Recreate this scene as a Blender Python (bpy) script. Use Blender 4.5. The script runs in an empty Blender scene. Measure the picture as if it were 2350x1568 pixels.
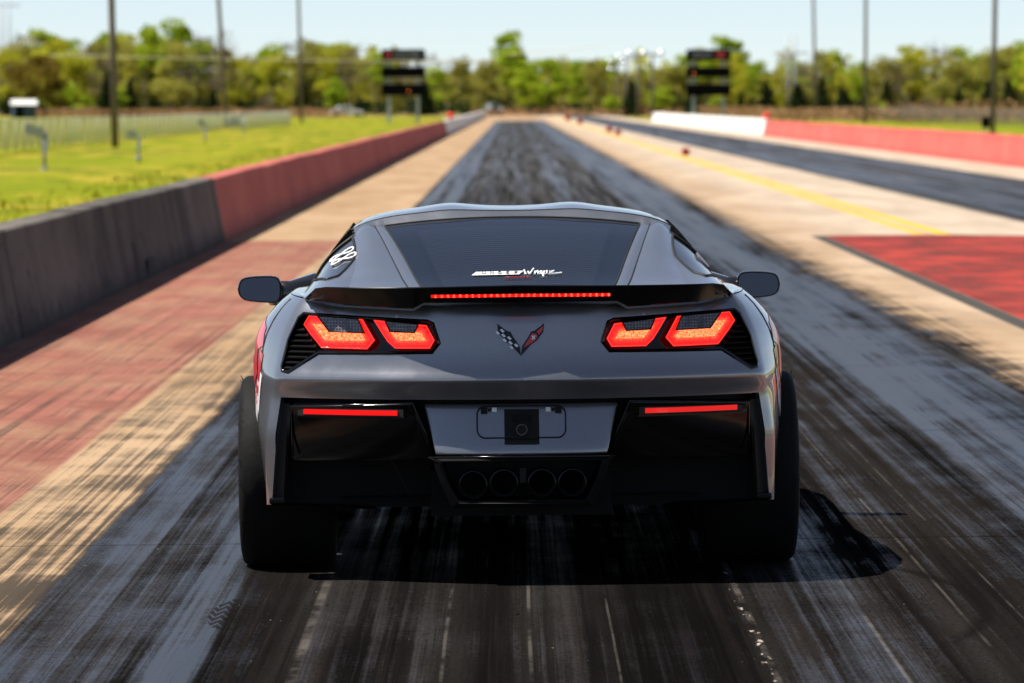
import bpy, bmesh, math, random
import numpy as np
from mathutils import Vector, Matrix
from mathutils.geometry import delaunay_2d_cdt
R = math.radians
random.seed(7)
sc = bpy.context.scene
COL = sc.collection

# ------------------------------------------------------------------ camera
CAM_H = 1.64
F_PX = 10982.0            # focal length in the 2350 px wide working frame
cam_d = bpy.data.cameras.new('camera')
cam = bpy.data.objects.new('camera', cam_d); COL.objects.link(cam)
cam.location = (0, 0, CAM_H)
cam.rotation_euler = (R(90 - 2.836), 0, 0)
cam_d.sensor_width = 36.0
cam_d.lens = 36.0 * F_PX / 2350.0
cam_d.clip_start = 0.5; cam_d.clip_end = 6000
cam_d.dof.use_dof = True
cam_d.dof.focus_distance = 16.2
cam_d.dof.aperture_fstop = 6.4
sc.camera = cam

# ------------------------------------------------------------------ sky, sun, exposure
SUN_DIR = Vector((0.55, 0.08, -1.0)).normalized()      # the way the light travels
to_sun = -SUN_DIR
sun_el = math.asin(to_sun.z); sun_rot = math.atan2(to_sun.x, to_sun.y)
w = bpy.data.worlds.new('World'); sc.world = w; w.use_nodes = True
nt = w.node_tree
bg = nt.nodes['Background']
sky = nt.nodes.new('ShaderNodeTexSky'); sky.sky_type = 'NISHITA'
sky.sun_disc = False; sky.sun_elevation = sun_el; sky.sun_rotation = sun_rot
sky.air_density = 0.55; sky.dust_density = 0.03; sky.ozone_density = 2.2
hs = nt.nodes.new('ShaderNodeHueSaturation'); hs.inputs['Saturation'].default_value = 0.72
nt.links.new(sky.outputs[0], hs.inputs['Color']); nt.links.new(hs.outputs[0], bg.inputs[0]); bg.inputs[1].default_value = 0.078
sl = bpy.data.lights.new('sun', 'SUN'); sl.energy = 5.0; sl.angle = R(0.53); sl.color = (1.0, 0.95, 0.86)
so = bpy.data.objects.new('sun', sl); COL.objects.link(so)
so.rotation_euler = SUN_DIR.to_track_quat('-Z', 'Y').to_euler(); so.location = (-20, -5, 40)
sc.view_settings.view_transform = 'Standard'; sc.view_settings.look = 'None'
sc.view_settings.gamma = 1.0; sc.view_settings.exposure = 0.74
sc.render.engine = 'CYCLES'
try:
    sc.cycles.use_denoising = True
    sc.cycles.max_bounces = 8; sc.cycles.transparent_max_bounces = 24
    sc.cycles.sample_clamp_indirect = 6.0
except Exception: pass

# ------------------------------------------------------------------ where things stand
CROWN = 5.1
def gz(x):                       # the strip falls away both sides of its crown
    if x < -3.9: x = -3.9
    if x > 14.5: x = 14.5
    return 0.010 * (CROWN - abs(x - CROWN))
def at(px, py):                  # ground point seen at a pixel of the 2350 px frame
    z = 0.0
    for _ in range(4):
        s = (py - 240.0) / (CAM_H - z)
        x = (px - 1175.0) / s
        z = gz(x)
    return x, F_PX / s
def sc_at(y): return F_PX / y
def xz(px, py, y):               # lateral place and height of a pixel at a distance
    s = F_PX / y
    return (px - 1175.0) / s, CAM_H - (py - 240.0) / s

# ------------------------------------------------------------------ node helper
class NT:
    def __init__(s, m):
        s.t = m.node_tree; s.t.nodes.clear()
        s.out = s.t.nodes.new('ShaderNodeOutputMaterial')
    def L(s, a, b): s.t.links.new(a, b)
    def _in(s, sock, v):
        if v is None: return
        if isinstance(v, bpy.types.NodeSocket): s.L(v, sock)
        else:
            if sock.type == 'RGBA' and len(v) == 3: v = (*v, 1)
            sock.default_value = v
    def node(s, t, **k):
        n = s.t.nodes.new(t)
        for a, b in k.items(): setattr(n, a, b)
        return n
    def math(s, op, a, b=0.0, c=None, clamp=False):
        n = s.node('ShaderNodeMath', operation=op, use_clamp=clamp)
        s._in(n.inputs[0], a); s._in(n.inputs[1], b)
        if c is not None: s._in(n.inputs[2], c)
        return n.outputs[0]
    def add(s, a, b): return s.math('ADD', a, b)
    def sub(s, a, b): return s.math('SUBTRACT', a, b)
    def mul(s, a, b): return s.math('MULTIPLY', a, b)
    def mx(s, a, b): return s.math('MAXIMUM', a, b)
    def mn(s, a, b): return s.math('MINIMUM', a, b)
    def ss(s, x, a, b, lo=0.0, hi=1.0):
        n = s.node('ShaderNodeMapRange', interpolation_type='SMOOTHSTEP')
        s._in(n.inputs[0], x); n.inputs[1].default_value = a; n.inputs[2].default_value = b
        n.inputs[3].default_value = lo; n.inputs[4].default_value = hi
        return n.outputs[0]
    def vec(s, x=0.0, y=0.0, z=0.0):
        n = s.node('ShaderNodeCombineXYZ')
        for i, v in enumerate((x, y, z)): s._in(n.inputs[i], v)
        return n.outputs[0]
    def noise(s, v, scale=1.0, det=4.0, rough=0.55, dist=0.0):
        n = s.node('ShaderNodeTexNoise'); s._in(n.inputs['Vector'], v)
        n.inputs['Scale'].default_value = scale; n.inputs['Detail'].default_value = det
        n.inputs['Roughness'].default_value = rough; n.inputs['Distortion'].default_value = dist
        return n.outputs[0]
    def voro(s, v, scale=1.0, feature='F1'):
        n = s.node('ShaderNodeTexVoronoi', feature=feature); s._in(n.inputs['Vector'], v)
        n.inputs['Scale'].default_value = scale
        return n.outputs[0]
    def mix(s, f, a, b, blend='MIX'):
        n = s.node('ShaderNodeMix', data_type='RGBA', blend_type=blend)
        s._in(n.inputs[0], f); s._in(n.inputs[6], a); s._in(n.inputs[7], b)
        return n.outputs[2]
    def mf(s, f, a, b):
        n = s.node('ShaderNodeMix', data_type='FLOAT')
        s._in(n.inputs[0], f); s._in(n.inputs[2], a); s._in(n.inputs[3], b)
        return n.outputs[0]
    def ramp(s, x, pts, lo, hi, interp='LINEAR'):
        """pts: [(x, value or colour)] over lo..hi"""
        f = s.math('DIVIDE', s.sub(x, lo), hi - lo, clamp=True)
        n = s.node('ShaderNodeValToRGB'); s.L(f, n.inputs[0]); n.color_ramp.interpolation = interp
        el = n.color_ramp.elements
        while len(el) > 1: el.remove(el[0])
        for i, (p, v) in enumerate(pts):
            q = (p - lo) / (hi - lo)
            if i == 0: e = el[0]; e.position = q
            else: e = el.new(q)
            e.color = (v, v, v, 1) if not hasattr(v, '__len__') else (*v, 1)
        return n.outputs[0]
    def pos(s):
        g = s.node('ShaderNodeNewGeometry'); x = s.node('ShaderNodeSeparateXYZ')
        s.L(g.outputs['Position'], x.inputs[0]); return x.outputs[0], x.outputs[1], x.outputs[2]
    def obj(s):
        g = s.node('ShaderNodeTexCoord'); x = s.node('ShaderNodeSeparateXYZ')
        s.L(g.outputs['Object'], x.inputs[0]); return x.outputs[0], x.outputs[1], x.outputs[2]
    def bump(s, h, strength=0.3, dist=0.01):
        n = s.node('ShaderNodeBump'); n.inputs['Strength'].default_value = strength
        n.inputs['Distance'].default_value = dist; s._in(n.inputs['Height'], h); return n.outputs[0]
    def bsdf(s, col, rough=0.6, metal=0.0, normal=None, **k):
        n = s.node('ShaderNodeBsdfPrincipled')
        s._in(n.inputs['Base Color'], col); s._in(n.inputs['Roughness'], rough); s._in(n.inputs['Metallic'], metal)
        if normal is not None: s.L(normal, n.inputs['Normal'])
        for a, b in k.items(): s._in(n.inputs[a.replace('_', ' ')], b)
        s.L(n.outputs[0], s.out.inputs[0]); return n
def M_new(name):
    m = bpy.data.materials.new(name); m.use_nodes = True; return m, NT(m)

def m_plain(name, col, rough=0.6, metal=0.0, var=0.15, nscale=8.0, bump=0.0, **k):
    m, n = M_new(name)
    x, y, z = n.obj(); f = n.noise(n.vec(x, y, z), nscale, 5)
    c = n.mix(f, tuple(v * (1 - var) for v in col), tuple(min(1, v * (1 + var)) for v in col))
    r = n.mf(f, max(0.02, rough * 0.85), min(1, rough * 1.15))
    nb = n.bump(f, bump, 0.01) if bump else None
    n.bsdf(c, r, metal, nb, **k); return m
def m_emit(name, col, strength, base=(0.05, 0.0, 0.0), rough=0.2):
    m, n = M_new(name)
    n.bsdf(base, rough, 0, None, Emission_Color=col, Emission_Strength=strength); return m

# ------------------------------------------------------------------ materials: strip
def mat_track():
    m, n = M_new('strip concrete and rubber')
    X, Y, Z = n.pos()
    one = lambda x: n.sub(1.0, x)
    patch = n.noise(n.vec(n.mul(X, 0.9), n.mul(Y, 0.16)), 1.0, 5, 0.6)
    fine = n.noise(n.vec(n.mul(X, 24), n.mul(Y, 0.10)), 1.0, 4, 0.65)
    hair = n.noise(n.vec(n.mul(X, 130), n.mul(Y, 0.45)), 1.0, 3, 0.6)
    med = n.noise(n.vec(n.mul(X, 6.0), n.mul(Y, 0.05)), 1.0, 4, 0.6)
    trans = n.noise(n.vec(n.mul(X, 1.6), n.mul(Y, 1.1)), 1.0, 7, 0.68)       # smears across the broomed slab
    broom = n.noise(n.vec(n.mul(X, 3.0), n.mul(Y, 22)), 1.0, 3, 0.6)
    grit = n.noise(n.vec(X, n.mul(Y, 0.35)), 70.0, 4, 0.7)
    blotch = n.noise(n.vec(n.mul(X, 1.0), n.mul(Y, 0.45)), 2.4, 7, 0.68)
    run = n.noise(n.vec(n.mul(X, 2.6), n.mul(Y, 0.16)), 1.0, 4, 0.6)
    runf = n.noise(n.vec(n.mul(X, 1.5), n.mul(Y, 0.030)), 1.0, 5, 0.62)
    speck = n.noise(n.vec(X, n.mul(Y, 0.25)), 34.0, 3, 0.6)
    far = n.ss(Y, 35, 120)
    # bare concrete
    c = n.mix(n.ss(patch, 0.3, 0.7), (0.34, 0.215, 0.115), (0.48, 0.335, 0.205))
    c = n.mix(n.mul(n.ss(trans, 0.45, 0.7), 0.40), c, (0.22, 0.16, 0.11))
    c = n.mix(n.mul(n.ss(blotch, 0.5, 0.72), 0.35), c, (0.52, 0.39, 0.26))
    c = n.mix(n.ss(X, 2.5, 5.0, 0, 0.75), c, n.mix(n.ss(patch, 0.35, 0.65), (0.46, 0.38, 0.30), (0.58, 0.50, 0.405)))
    c = n.mix(n.mul(n.ss(trans, 0.55, 0.72), n.ss(X, 2.5, 4.0, 0.0, 0.4)), c, (0.34, 0.275, 0.21))
    c = n.mix(n.mul(n.ss(grit, 0.52, 0.75), 0.35), c, (0.17, 0.125, 0.085))
    c = n.mix(n.mul(n.ss(hair, 0.55, 0.8), 0.30), c, (0.16, 0.125, 0.09))
    # paint: red boxes, grey edge, yellow lines
    near = one(n.ss(Y, 58.3, 58.7))
    wl = n.noise(n.vec(n.mul(X, 1.4), n.mul(Y, 0.5)), 1.0, 7, 0.72)
    redL = n.mul(n.mul(one(n.ss(X, -2.1, -2.05)), near), n.ss(n.add(wl, n.mul(n.sub(grit, 0.5), 0.12)), 0.30, 0.62, 0.45, 0.92))
    redR = n.mul(n.mul(n.ss(X, 3.79, 3.82), one(n.ss(X, 6.5, 6.56))), near)
    red = n.mix(n.ss(n.noise(n.vec(n.mul(X, 0.8), n.mul(Y, 0.5)), 1.0, 7, 0.68), 0.35, 0.65), (0.22, 0.030, 0.026), (0.47, 0.060, 0.042))
    redl = n.mix(n.ss(trans, 0.32, 0.66), (0.20, 0.066, 0.052), (0.36, 0.130, 0.10))
    c = n.mix(redL, c, redl)
    c = n.mix(redR, c, n.mix(n.mul(n.ss(n.add(trans, n.mul(n.sub(fine, 0.5), 0.4)), 0.36, 0.66), 0.85), red, (0.10, 0.036, 0.032)))
    edge = n.mul(n.mul(n.ss(X, 3.63, 3.66), one(n.ss(X, 3.79, 3.82))), near)
    c = n.mix(edge, c, (0.07, 0.065, 0.058))
    l1 = n.mul(n.ss(X, 4.92, 4.96), one(n.ss(X, 5.08, 5.12)))
    l2 = n.mul(n.ss(X, 5.20, 5.24), one(n.ss(X, 5.39, 5.43)))
    yel = n.mul(n.mul(n.mx(l1, l2), n.ss(Y, 58.5, 58.9)), n.ss(n.add(n.noise(n.vec(n.mul(X, 4), n.mul(Y, 0.8)), 1, 6, 0.7), n.mul(n.sub(trans, 0.5), 0.4)), 0.28, 0.50, 0.45, 0.97))
    c = n.mix(yel, c, (0.74, 0.44, 0.04))
    # burnt haze spread over the apron left of the near lane
    nearL = n.mul(one(n.ss(Y, 15, 46)), one(n.ss(X, -1.5, -1.3)))
    dk = n.mul(n.ss(n.add(n.add(n.mul(n.sub(trans, 0.5), 0.8), n.add(n.ss(Y, 19, 13.5, 0.5, 0.66), n.add(n.mul(n.sub(hair, 0.5), 0.5), n.mul(n.sub(blotch, 0.5), 0.45)))), n.add(n.mul(n.sub(fine, 0.5), 1.4), n.ss(X, -2.3, -1.6, -0.10, 0.06))), 0.33, 0.72), n.add(0.42, n.mul(nearL, 0.52)))
    dk = n.mul(dk, n.mul(one(n.ss(X, -1.45, -1.3)), near))
    c = n.mix(dk, c, n.mix(fine, (0.020, 0.017, 0.014), (0.075, 0.058, 0.042)))
    c = n.mix(1.0, c, (0.84, 0.83, 0.83), 'MULTIPLY')
    # rubber laid down in the two lanes
    Xw = n.add(X, n.mul(n.sub(med, 0.5), 0.10))
    cov = n.ramp(Xw, [(-2.3, 0.0), (-1.75, 0.22), (-1.6, 0.40), (-1.54, 0.95), (2.70, 0.98), (2.95, 0.62), (3.30, 0.32), (3.62, 0.0),
                      (6.75, 0.0), (7.05, 0.6), (7.25, 1.0), (11.0, 1.0), (11.2, 0.6), (11.45, 0.0)], -4.0, 14.0)
    smear = n.add(n.mul(n.sub(trans, 0.5), 1.1), n.add(n.mul(n.sub(fine, 0.5), 0.8), n.mul(n.sub(blotch, 0.5), 0.7)))
    smear = n.mul(smear, n.mf(far, n.ss(X, -1.5, 0.5, 0.35, 0.8), 0.15))
    cov = n.ss(n.add(cov, smear), 0.26, 0.76)
    lane1 = one(n.ss(X, 4.2, 5.0))
    cov = n.mul(cov, n.mf(lane1, one(n.ss(Y, 640, 760)), one(n.ss(Y, 470, 500))))
    gl = n.ramp(Xw, [(-1.6, 0.25), (-1.5, 0.62), (-1.25, 0.45), (-1.05, 0.62), (-0.93, 0.80), (-0.905, 0.10), (-0.68, 0.02), (-0.62, 0.20), (-0.2, 0.16), (-0.17, 0.02), (0.0, 0.04), (0.03, 0.16),
                     (0.33, 0.16), (0.37, 0.0), (0.73, 0.0), (0.77, 0.22), (1.05, 0.34), (1.22, 0.10), (1.75, 0.08), (1.95, 0.40), (2.15, 0.72), (2.55, 0.85), (2.75, 0.5), (3.0, 0.1)], -4.0, 4.0)
    gl2 = n.ramp(X, [(7.1, 0.3), (7.6, 0.75), (8.6, 0.6), (9.4, 0.4), (10.2, 0.6), (11.1, 0.3)], 4.0, 14.0)
    gl = n.mf(lane1, gl2, n.math('ADD', gl, n.mul(far, 0.22)))
    mod = n.add(n.add(n.mul(n.sub(fine, 0.5), 1.5), n.mul(n.sub(hair, 0.5), 0.6)), n.add(n.mul(n.sub(med, 0.5), 1.5), n.add(n.mul(n.sub(n.mf(far, run, runf), 0.5), 1.5), n.add(n.mul(n.sub(blotch, 0.5), n.mf(far, 1.15, 0.0)), n.mul(n.sub(grit, 0.5), n.mf(far, -0.7, 0.0))))))
    gl = n.ss(n.add(gl, mod), 0.12, 0.82)
    burn = n.ramp(Xw, [(-1.6, 0.0), (-0.93, 0.10), (-0.90, 0.85), (-0.70, 0.80), (-0.64, 0.15), (-0.2, 0.25), (-0.17, 0.75), (0.0, 0.6), (0.04, 0.1), (0.3, 0.15), (0.36, 0.95), (0.72, 1.0), (0.77, 0.30), (1.2, 0.15), (1.8, 0.3), (2.2, 0.0)], -4.0, 4.0)
    burn = n.math('MULTIPLY', burn, n.ss(n.add(run, n.mul(n.sub(fine, 0.5), 0.9)), 0.25, 0.60, 0.35, 1.0), clamp=True)
    dark = n.mix(n.ss(n.add(med, n.mul(n.sub(patch, 0.5), 0.6)), 0.32, 0.68), (0.0045, 0.0042, 0.0042), (0.020, 0.0172, 0.0162))
    dark = n.mix(n.mul(n.ss(fine, 0.50, 0.78), 0.5), dark, (0.032, 0.0275, 0.0255))
    dark = n.mix(n.mul(n.ss(hair, 0.55, 0.80), 0.35), dark, (0.036, 0.032, 0.030))
    dark = n.mix(n.mul(n.ss(grit, 0.50, 0.72), 0.8), dark, (0.003, 0.0028, 0.0027))
    dark = n.mix(n.mul(burn, n.mf(far, 0.92, 0.4)), dark, (0.0030, 0.0028, 0.0027))
    dark = n.mix(n.mul(far, 0.7), dark, n.mix(n.ss(n.add(med, n.mul(n.sub(fine, 0.5), 0.5)), 0.3, 0.7), (0.020, 0.020, 0.021), (0.085, 0.084, 0.086)))
    for x0, w_, k_ in ((1.125, 0.010, 0.5), (-0.635, 0.022, 0.55), (-0.205, 0.008, 0.35), (0.055, 0.009, 0.4), (0.31, 0.006, 0.3), (1.44, 0.008, 0.3), (1.62, 0.006, 0.25), (0.755, 0.016, 0.45)):
        ln = n.ss(n.math('ABSOLUTE', n.sub(n.add(X, n.mul(n.sub(patch, 0.5), 0.03)), x0)), w_, w_ * 0.3)
        dark = n.mix(n.mul(n.mul(ln, n.ss(blotch, 0.40, 0.60)), k_), dark, (0.13, 0.115, 0.10))
    # a tyre turned on the spot: tread print, and an arc swept by another
    ex = n.math('DIVIDE', n.add(X, 0.905), 0.075); ey = n.math('DIVIDE', n.sub(Y, 15.45), 0.48)
    rr = n.math('SQRT', n.add(n.mul(ex, ex), n.mul(ey, ey)))
    ring = n.mul(n.ss(rr, 1.05, 0.95), n.ss(X, -0.90, -0.92))
    zz = n.math('FRACT', n.add(n.mul(Y, 7.0), n.mul(n.math('ABSOLUTE', n.sub(n.math('FRACT', n.mul(X, 24.0)), 0.5)), 1.6)))
    trd = n.mul(n.mul(ring, n.ss(zz, 0.28, 0.40)), 0.75)
    ax = n.sub(X, 0.35); ay = n.mul(n.sub(Y, 15.6), 0.55)
    arc = n.ss(n.math('ABSOLUTE', n.sub(n.math('SQRT', n.add(n.mul(ax, ax), n.mul(ay, ay))), 1.18)), 0.05, 0.0)
    arc = n.mul(n.mul(arc, n.ss(X, 1.2, 1.35)), n.mul(n.ss(Y, 14.2, 14.7), one(n.ss(Y, 16.6, 17.0))))
    gl = n.mul(gl, one(n.mul(trd, 0.95))); dark = n.mix(n.mul(trd, 0.9), dark, (0.004, 0.004, 0.004))
    dark = n.mix(n.mul(arc, 0.75), dark, (0.006, 0.005, 0.005)); gl = n.mul(gl, one(n.mul(arc, 0.8)))
    crumbs = n.mul(n.ss(n.noise(n.vec(X, n.mul(Y, 0.5)), 55.0, 2, 0.5), 0.735, 0.765), n.ss(n.noise(n.vec(X, Y), 1.7, 3), 0.48, 0.66))
    crumbs = n.mx(crumbs, n.mul(n.mul(n.ss(n.math('ABSOLUTE', n.sub(X, 0.75)), 0.022, 0.008), n.ss(speck, 0.60, 0.66)), near))
    pit = n.ss(speck, 0.66, 0.72)
    col = n.mix(cov, n.mix(n.mul(pit, 0.4), c, (0.09, 0.07, 0.055)), n.mix(n.mul(pit, 0.85), dark, (0.003, 0.003, 0.003)))
    col = n.mix(n.mul(crumbs, 0.85), col, (0.40, 0.34, 0.29))
    dull = n.mul(one(n.mul(burn, 0.75)), one(n.mul(pit, 0.7)))
    rough = n.mf(cov, 0.85, n.mf(gl, 0.72, 0.34))
    spec = n.mul(n.mf(cov, 0.08, n.mf(gl, 0.0, 0.42)), dull)
    h = n.add(n.add(n.mul(grit, 0.8), n.mul(broom, 0.30)), n.add(n.mul(hair, 0.35), n.mul(fine, 0.4)))
    n.bsdf(col, rough, 0.0, n.bump(h, 0.40, 0.006), Specular_IOR_Level=spec)
    return m

def mat_grass():
    m, n = M_new('mown spring grass')
    X, Y, Z = n.pos()
    a = n.noise(n.vec(n.mul(X, 0.10), n.mul(Y, 0.045)), 1.0, 6, 0.65)
    b = n.noise(n.vec(n.mul(X, 0.9), n.mul(Y, 0.22)), 1.0, 6, 0.7)
    d = n.noise(n.vec(n.mul(X, 6.0), n.mul(Y, 1.2)), 1.0, 4, 0.7)
    c = n.mix(n.ss(a, 0.35, 0.65), (0.15, 0.185, 0.006), (0.29, 0.265, 0.010))
    c = n.mix(n.mul(n.ss(n.add(b, n.mul(n.sub(a, 0.5), 0.8)), 0.47, 0.62), 0.6), c, (0.36, 0.26, 0.04))
    c = n.mix(n.mul(n.ss(n.sub(b, n.mul(n.sub(a, 0.5), 0.8)), 0.52, 0.36), 0.85), c, (0.050, 0.095, 0.005))
    c = n.mix(n.mul(n.ss(d, 0.5, 0.7), 0.3), c, (0.09, 0.12, 0.008))
    dry = n.mul(n.ss(X, -5.6, -4.0), one_(n, n.ss(X, -3.8, -3.2)))
    c = n.mix(n.mul(dry, n.ss(n.add(b, n.mul(n.sub(d, 0.5), 0.6)), 0.35, 0.6)), c, (0.38, 0.28, 0.14))
    farg = n.ss(Y, 620, 680)
    c = n.mix(n.mul(farg, 0.85), c, n.mix(a, (0.27, 0.17, 0.09), (0.20, 0.16, 0.06)))
    n.bsdf(c, 0.9, 0.0, n.bump(n.add(b, d), 0.7, 0.08), Specular_IOR_Level=0.05)
    return m
def one_(n, x): return n.sub(1.0, x)
def mat_sand():
    m, n = M_new('sandy run off')
    X, Y, Z = n.pos()
    a = n.noise(n.vec(n.mul(X, 0.3), n.mul(Y, 0.04)), 1.0, 5, 0.6)
    n.bsdf(n.mix(n.ss(a, 0.3, 0.7), (0.46, 0.34, 0.22), (0.62, 0.49, 0.34)), 0.95, 0, None, Specular_IOR_Level=0.1)
    return m
def mat_barrier(name, a, b, dirt, amt=0.6):
    m, n = M_new(name)
    X, Y, Z = n.pos()
    run = n.noise(n.vec(X, n.mul(Y, 1.6), n.mul(Z, 0.25)), 1.0, 6, 0.65)
    run2 = n.noise(n.vec(X, n.mul(Y, 0.35), n.mul(Z, 0.8)), 1.0, 5, 0.6)
    gr = n.noise(n.vec(X, Y, Z), 25, 4, 0.6)
    sp = n.noise(n.vec(X, n.mul(Y, 0.7), Z), 4.5, 6, 0.72)
    c = n.mix(n.ss(run2, 0.35, 0.65), a, b)
    c = n.mix(n.mul(n.ss(run, 0.45, 0.75), amt), c, dirt)
    c = n.mix(n.mul(n.ss(sp, 0.56, 0.70), amt), c, dirt)
    c = n.mix(n.mul(n.ss(n.add(n.mul(Z, -1.6), sp), 0.1, 0.55), 0.8), c, dirt)          # splash and rubber dust low on the face
    n.bsdf(c, 0.88, 0, n.bump(gr, 0.4, 0.006), Specular_IOR_Level=0.2)
    return m
def mat_leaf(name, a, b, trans=0.35):
    m, n = M_new(name)
    g = n.node('ShaderNodeNewGeometry'); oi = n.node('ShaderNodeObjectInfo')
    f = n.math('ADD', n.mul(g.outputs['Random Per Island'], 0.7), n.mul(oi.outputs['Random'], 0.4), clamp=True)
    c = n.mix(f, a, b)
    d = n.node('ShaderNodeBsdfDiffuse'); t = n.node('ShaderNodeBsdfTranslucent'); mxs = n.node('ShaderNodeMixShader')
    n.L(c, d.inputs[0]); n.L(c, t.inputs[0]); mxs.inputs[0].default_value = trans
    n.L(d.outputs[0], mxs.inputs[1]); n.L(t.outputs[0], mxs.inputs[2]); n.L(mxs.outputs[0], n.out.inputs[0])
    return m
def mat_link(col=(0.30, 0.31, 0.32)):
    m, n = M_new('chain link fabric')
    x, y, z = n.obj()
    u = n.math('FRACT', n.mul(n.add(y, z), 9.0)); v = n.math('FRACT', n.mul(n.sub(y, z), 9.0))
    wire = n.mx(n.math('LESS_THAN', u, 0.24), n.math('LESS_THAN', v, 0.24))
    b = n.node('ShaderNodeBsdfPrincipled'); b.inputs['Base Color'].default_value = (*col, 1); b.inputs['Roughness'].default_value = 0.5
    t = n.node('ShaderNodeBsdfTransparent'); k = n.node('ShaderNodeMixShader')
    n.L(wire, k.inputs[0]); n.L(t.outputs[0], k.inputs[1]); n.L(b.outputs[0], k.inputs[2]); n.L(k.outputs[0], n.out.inputs[0])
    return m

MAT = {}
MAT['track'] = mat_track(); MAT['grass'] = mat_grass(); MAT['sand'] = mat_sand()
MAT['wall_grey'] = mat_barrier('bare concrete barrier', (0.085, 0.074, 0.064), (0.15, 0.130, 0.110), (0.028, 0.025, 0.024), 0.95)
MAT['wall_red'] = mat_barrier('red painted barrier', (0.40, 0.10, 0.085), (0.47, 0.13, 0.105), (0.24, 0.075, 0.065), 0.5)
MAT['wall_red2'] = mat_barrier('brighter red painted barrier', (0.54, 0.105, 0.085), (0.60, 0.135, 0.11), (0.42, 0.085, 0.07), 0.5)  # a brighter red than on the left wall
MAT['wall_white'] = mat_barrier('white painted barrier', (0.78, 0.76, 0.72), (0.82, 0.80, 0.77), (0.55, 0.52, 0.48), 0.3)
MAT['dark'] = m_plain('dark void', (0.008, 0.008, 0.008), 0.9)
MAT['joint'] = m_plain('joint filler', (0.015, 0.013, 0.012), 0.9)
MAT['wood'] = m_plain('weathered pole wood', (0.13, 0.105, 0.085), 0.85, 0, 0.3, 3)
MAT['galv'] = m_plain('galvanised steel', (0.42, 0.44, 0.45), 0.45, 0.6)
MAT['greypaint'] = m_plain('grey painted steel', (0.36, 0.39, 0.40), 0.5)
MAT['panel'] = m_plain('black board face', (0.003, 0.003, 0.0035), 0.7, Specular_IOR_Level=0.03)
MAT['mark_white'] = m_plain('pale board lettering', (0.22, 0.24, 0.27), 0.6)
MAT['mark_red'] = m_plain('red board lettering', (0.35, 0.02, 0.03), 0.6)
MAT['amber'] = m_emit('amber board bulb', (1.0, 0.22, 0.03), 1.0)
MAT['redfoam'] = m_plain('red foam block', (0.45, 0.03, 0.015), 0.75)
MAT['redlamp'] = m_plain('red marker ball', (0.75, 0.02, 0.012), 0.45)
MAT['blackfoam'] = m_plain('dark block face', (0.03, 0.012, 0.01), 0.8)
MAT['hut_blue'] = m_plain('dark blue siding', (0.02, 0.045, 0.09), 0.6)
MAT['hut_white'] = m_plain('white metal roof', (0.72, 0.72, 0.68), 0.5)
MAT['wire'] = m_plain('pale yellowish cable', (0.62, 0.56, 0.34), 0.5)  # one pale yellowish tone for the whole cable
MAT['lamp_head'] = m_plain('polished lamp hood', (0.92, 0.92, 0.92), 0.38, 1.0, 0.03)
MAT['link'] = mat_link(); MAT['link_rusty'] = mat_link((0.09, 0.075, 0.06))
MAT['postpale'] = m_plain('pale fence post', (0.50, 0.52, 0.34), 0.7)
MAT['bark'] = m_plain('bark', (0.085, 0.065, 0.05), 0.9, 0, 0.3, 2)
MAT['leaf_bright'] = mat_leaf('bright spring leaf', (0.19, 0.30, 0.016), (0.44, 0.52, 0.04), 0.5)
MAT['leaf_yellow'] = mat_leaf('yellow green leaf', (0.28, 0.31, 0.02), (0.52, 0.50, 0.05), 0.5)
MAT['leaf_olive'] = mat_leaf('olive leaf', (0.18, 0.18, 0.03), (0.40, 0.38, 0.08), 0.5)
MAT['leaf_dark'] = mat_leaf('cedar leaf', (0.010, 0.020, 0.008), (0.03, 0.045, 0.014), 0.1)
MAT['leaf_bare'] = mat_leaf('bare twig', (0.10, 0.075, 0.06), (0.22, 0.17, 0.13), 0.1)
MAT['leaf_brown'] = mat_leaf('dry weed', (0.22, 0.12, 0.06), (0.38, 0.23, 0.12), 0.2)
MAT['leaf_rust'] = mat_leaf('rusty olive leaf', (0.11, 0.075, 0.015), (0.22, 0.16, 0.03))
MAT['leaf_grass'] = mat_leaf('grass blade', (0.16, 0.19, 0.01), (0.40, 0.35, 0.02), 0.5)
MAT['leaf_straw'] = mat_leaf('straw blade', (0.34, 0.27, 0.10), (0.60, 0.46, 0.22), 0.4)
MAT['carwhite'] = m_plain('white car paint', (0.75, 0.75, 0.75), 0.3, 0, 0.03, Coat_Weight=1.0)
MAT['carblue'] = m_plain('pale blue car paint', (0.28, 0.36, 0.45), 0.3, 0, 0.05, Coat_Weight=1.0)
MAT['carglass'] = m_plain('dark car glass', (0.01, 0.012, 0.015), 0.08)
MAT['rubber'] = m_plain('tyre rubber', (0.009, 0.009, 0.009), 0.7, 0, 0.3, 30, 0.2, Specular_IOR_Level=0.12)

# ------------------------------------------------------------------ mesh helpers
def mesh_obj(name, verts, faces, mat, parent=None, smooth=False, sharp=None):
    me = bpy.data.meshes.new(name); me.from_pydata([tuple(v) for v in verts], [], faces); me.update()
    if mat is not None: me.materials.append(mat)
    if smooth:
        me.polygons.foreach_set('use_smooth', [True] * len(me.polygons))
        if sharp is not None: me.set_sharp_from_angle(angle=R(sharp))
    o = bpy.data.objects.new(name, me); COL.objects.link(o)
    if parent is not None: o.parent = parent
    return o
def from_mesh(name, me, parent=None):
    o = bpy.data.objects.new(name, me); COL.objects.link(o)
    if parent is not None: o.parent = parent
    return o
def empty(name, loc=(0, 0, 0), rot=(0, 0, 0)):
    o = bpy.data.objects.new(name, None); COL.objects.link(o); o.location = loc; o.rotation_euler = rot; o.empty_display_size = 0.3
    return o
def tag(o, label=None, cat=None, group=None, kind=None):
    if label: o['label'] = label
    if cat: o['category'] = cat
    if group: o['group'] = group
    if kind: o['kind'] = kind
    return o
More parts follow.
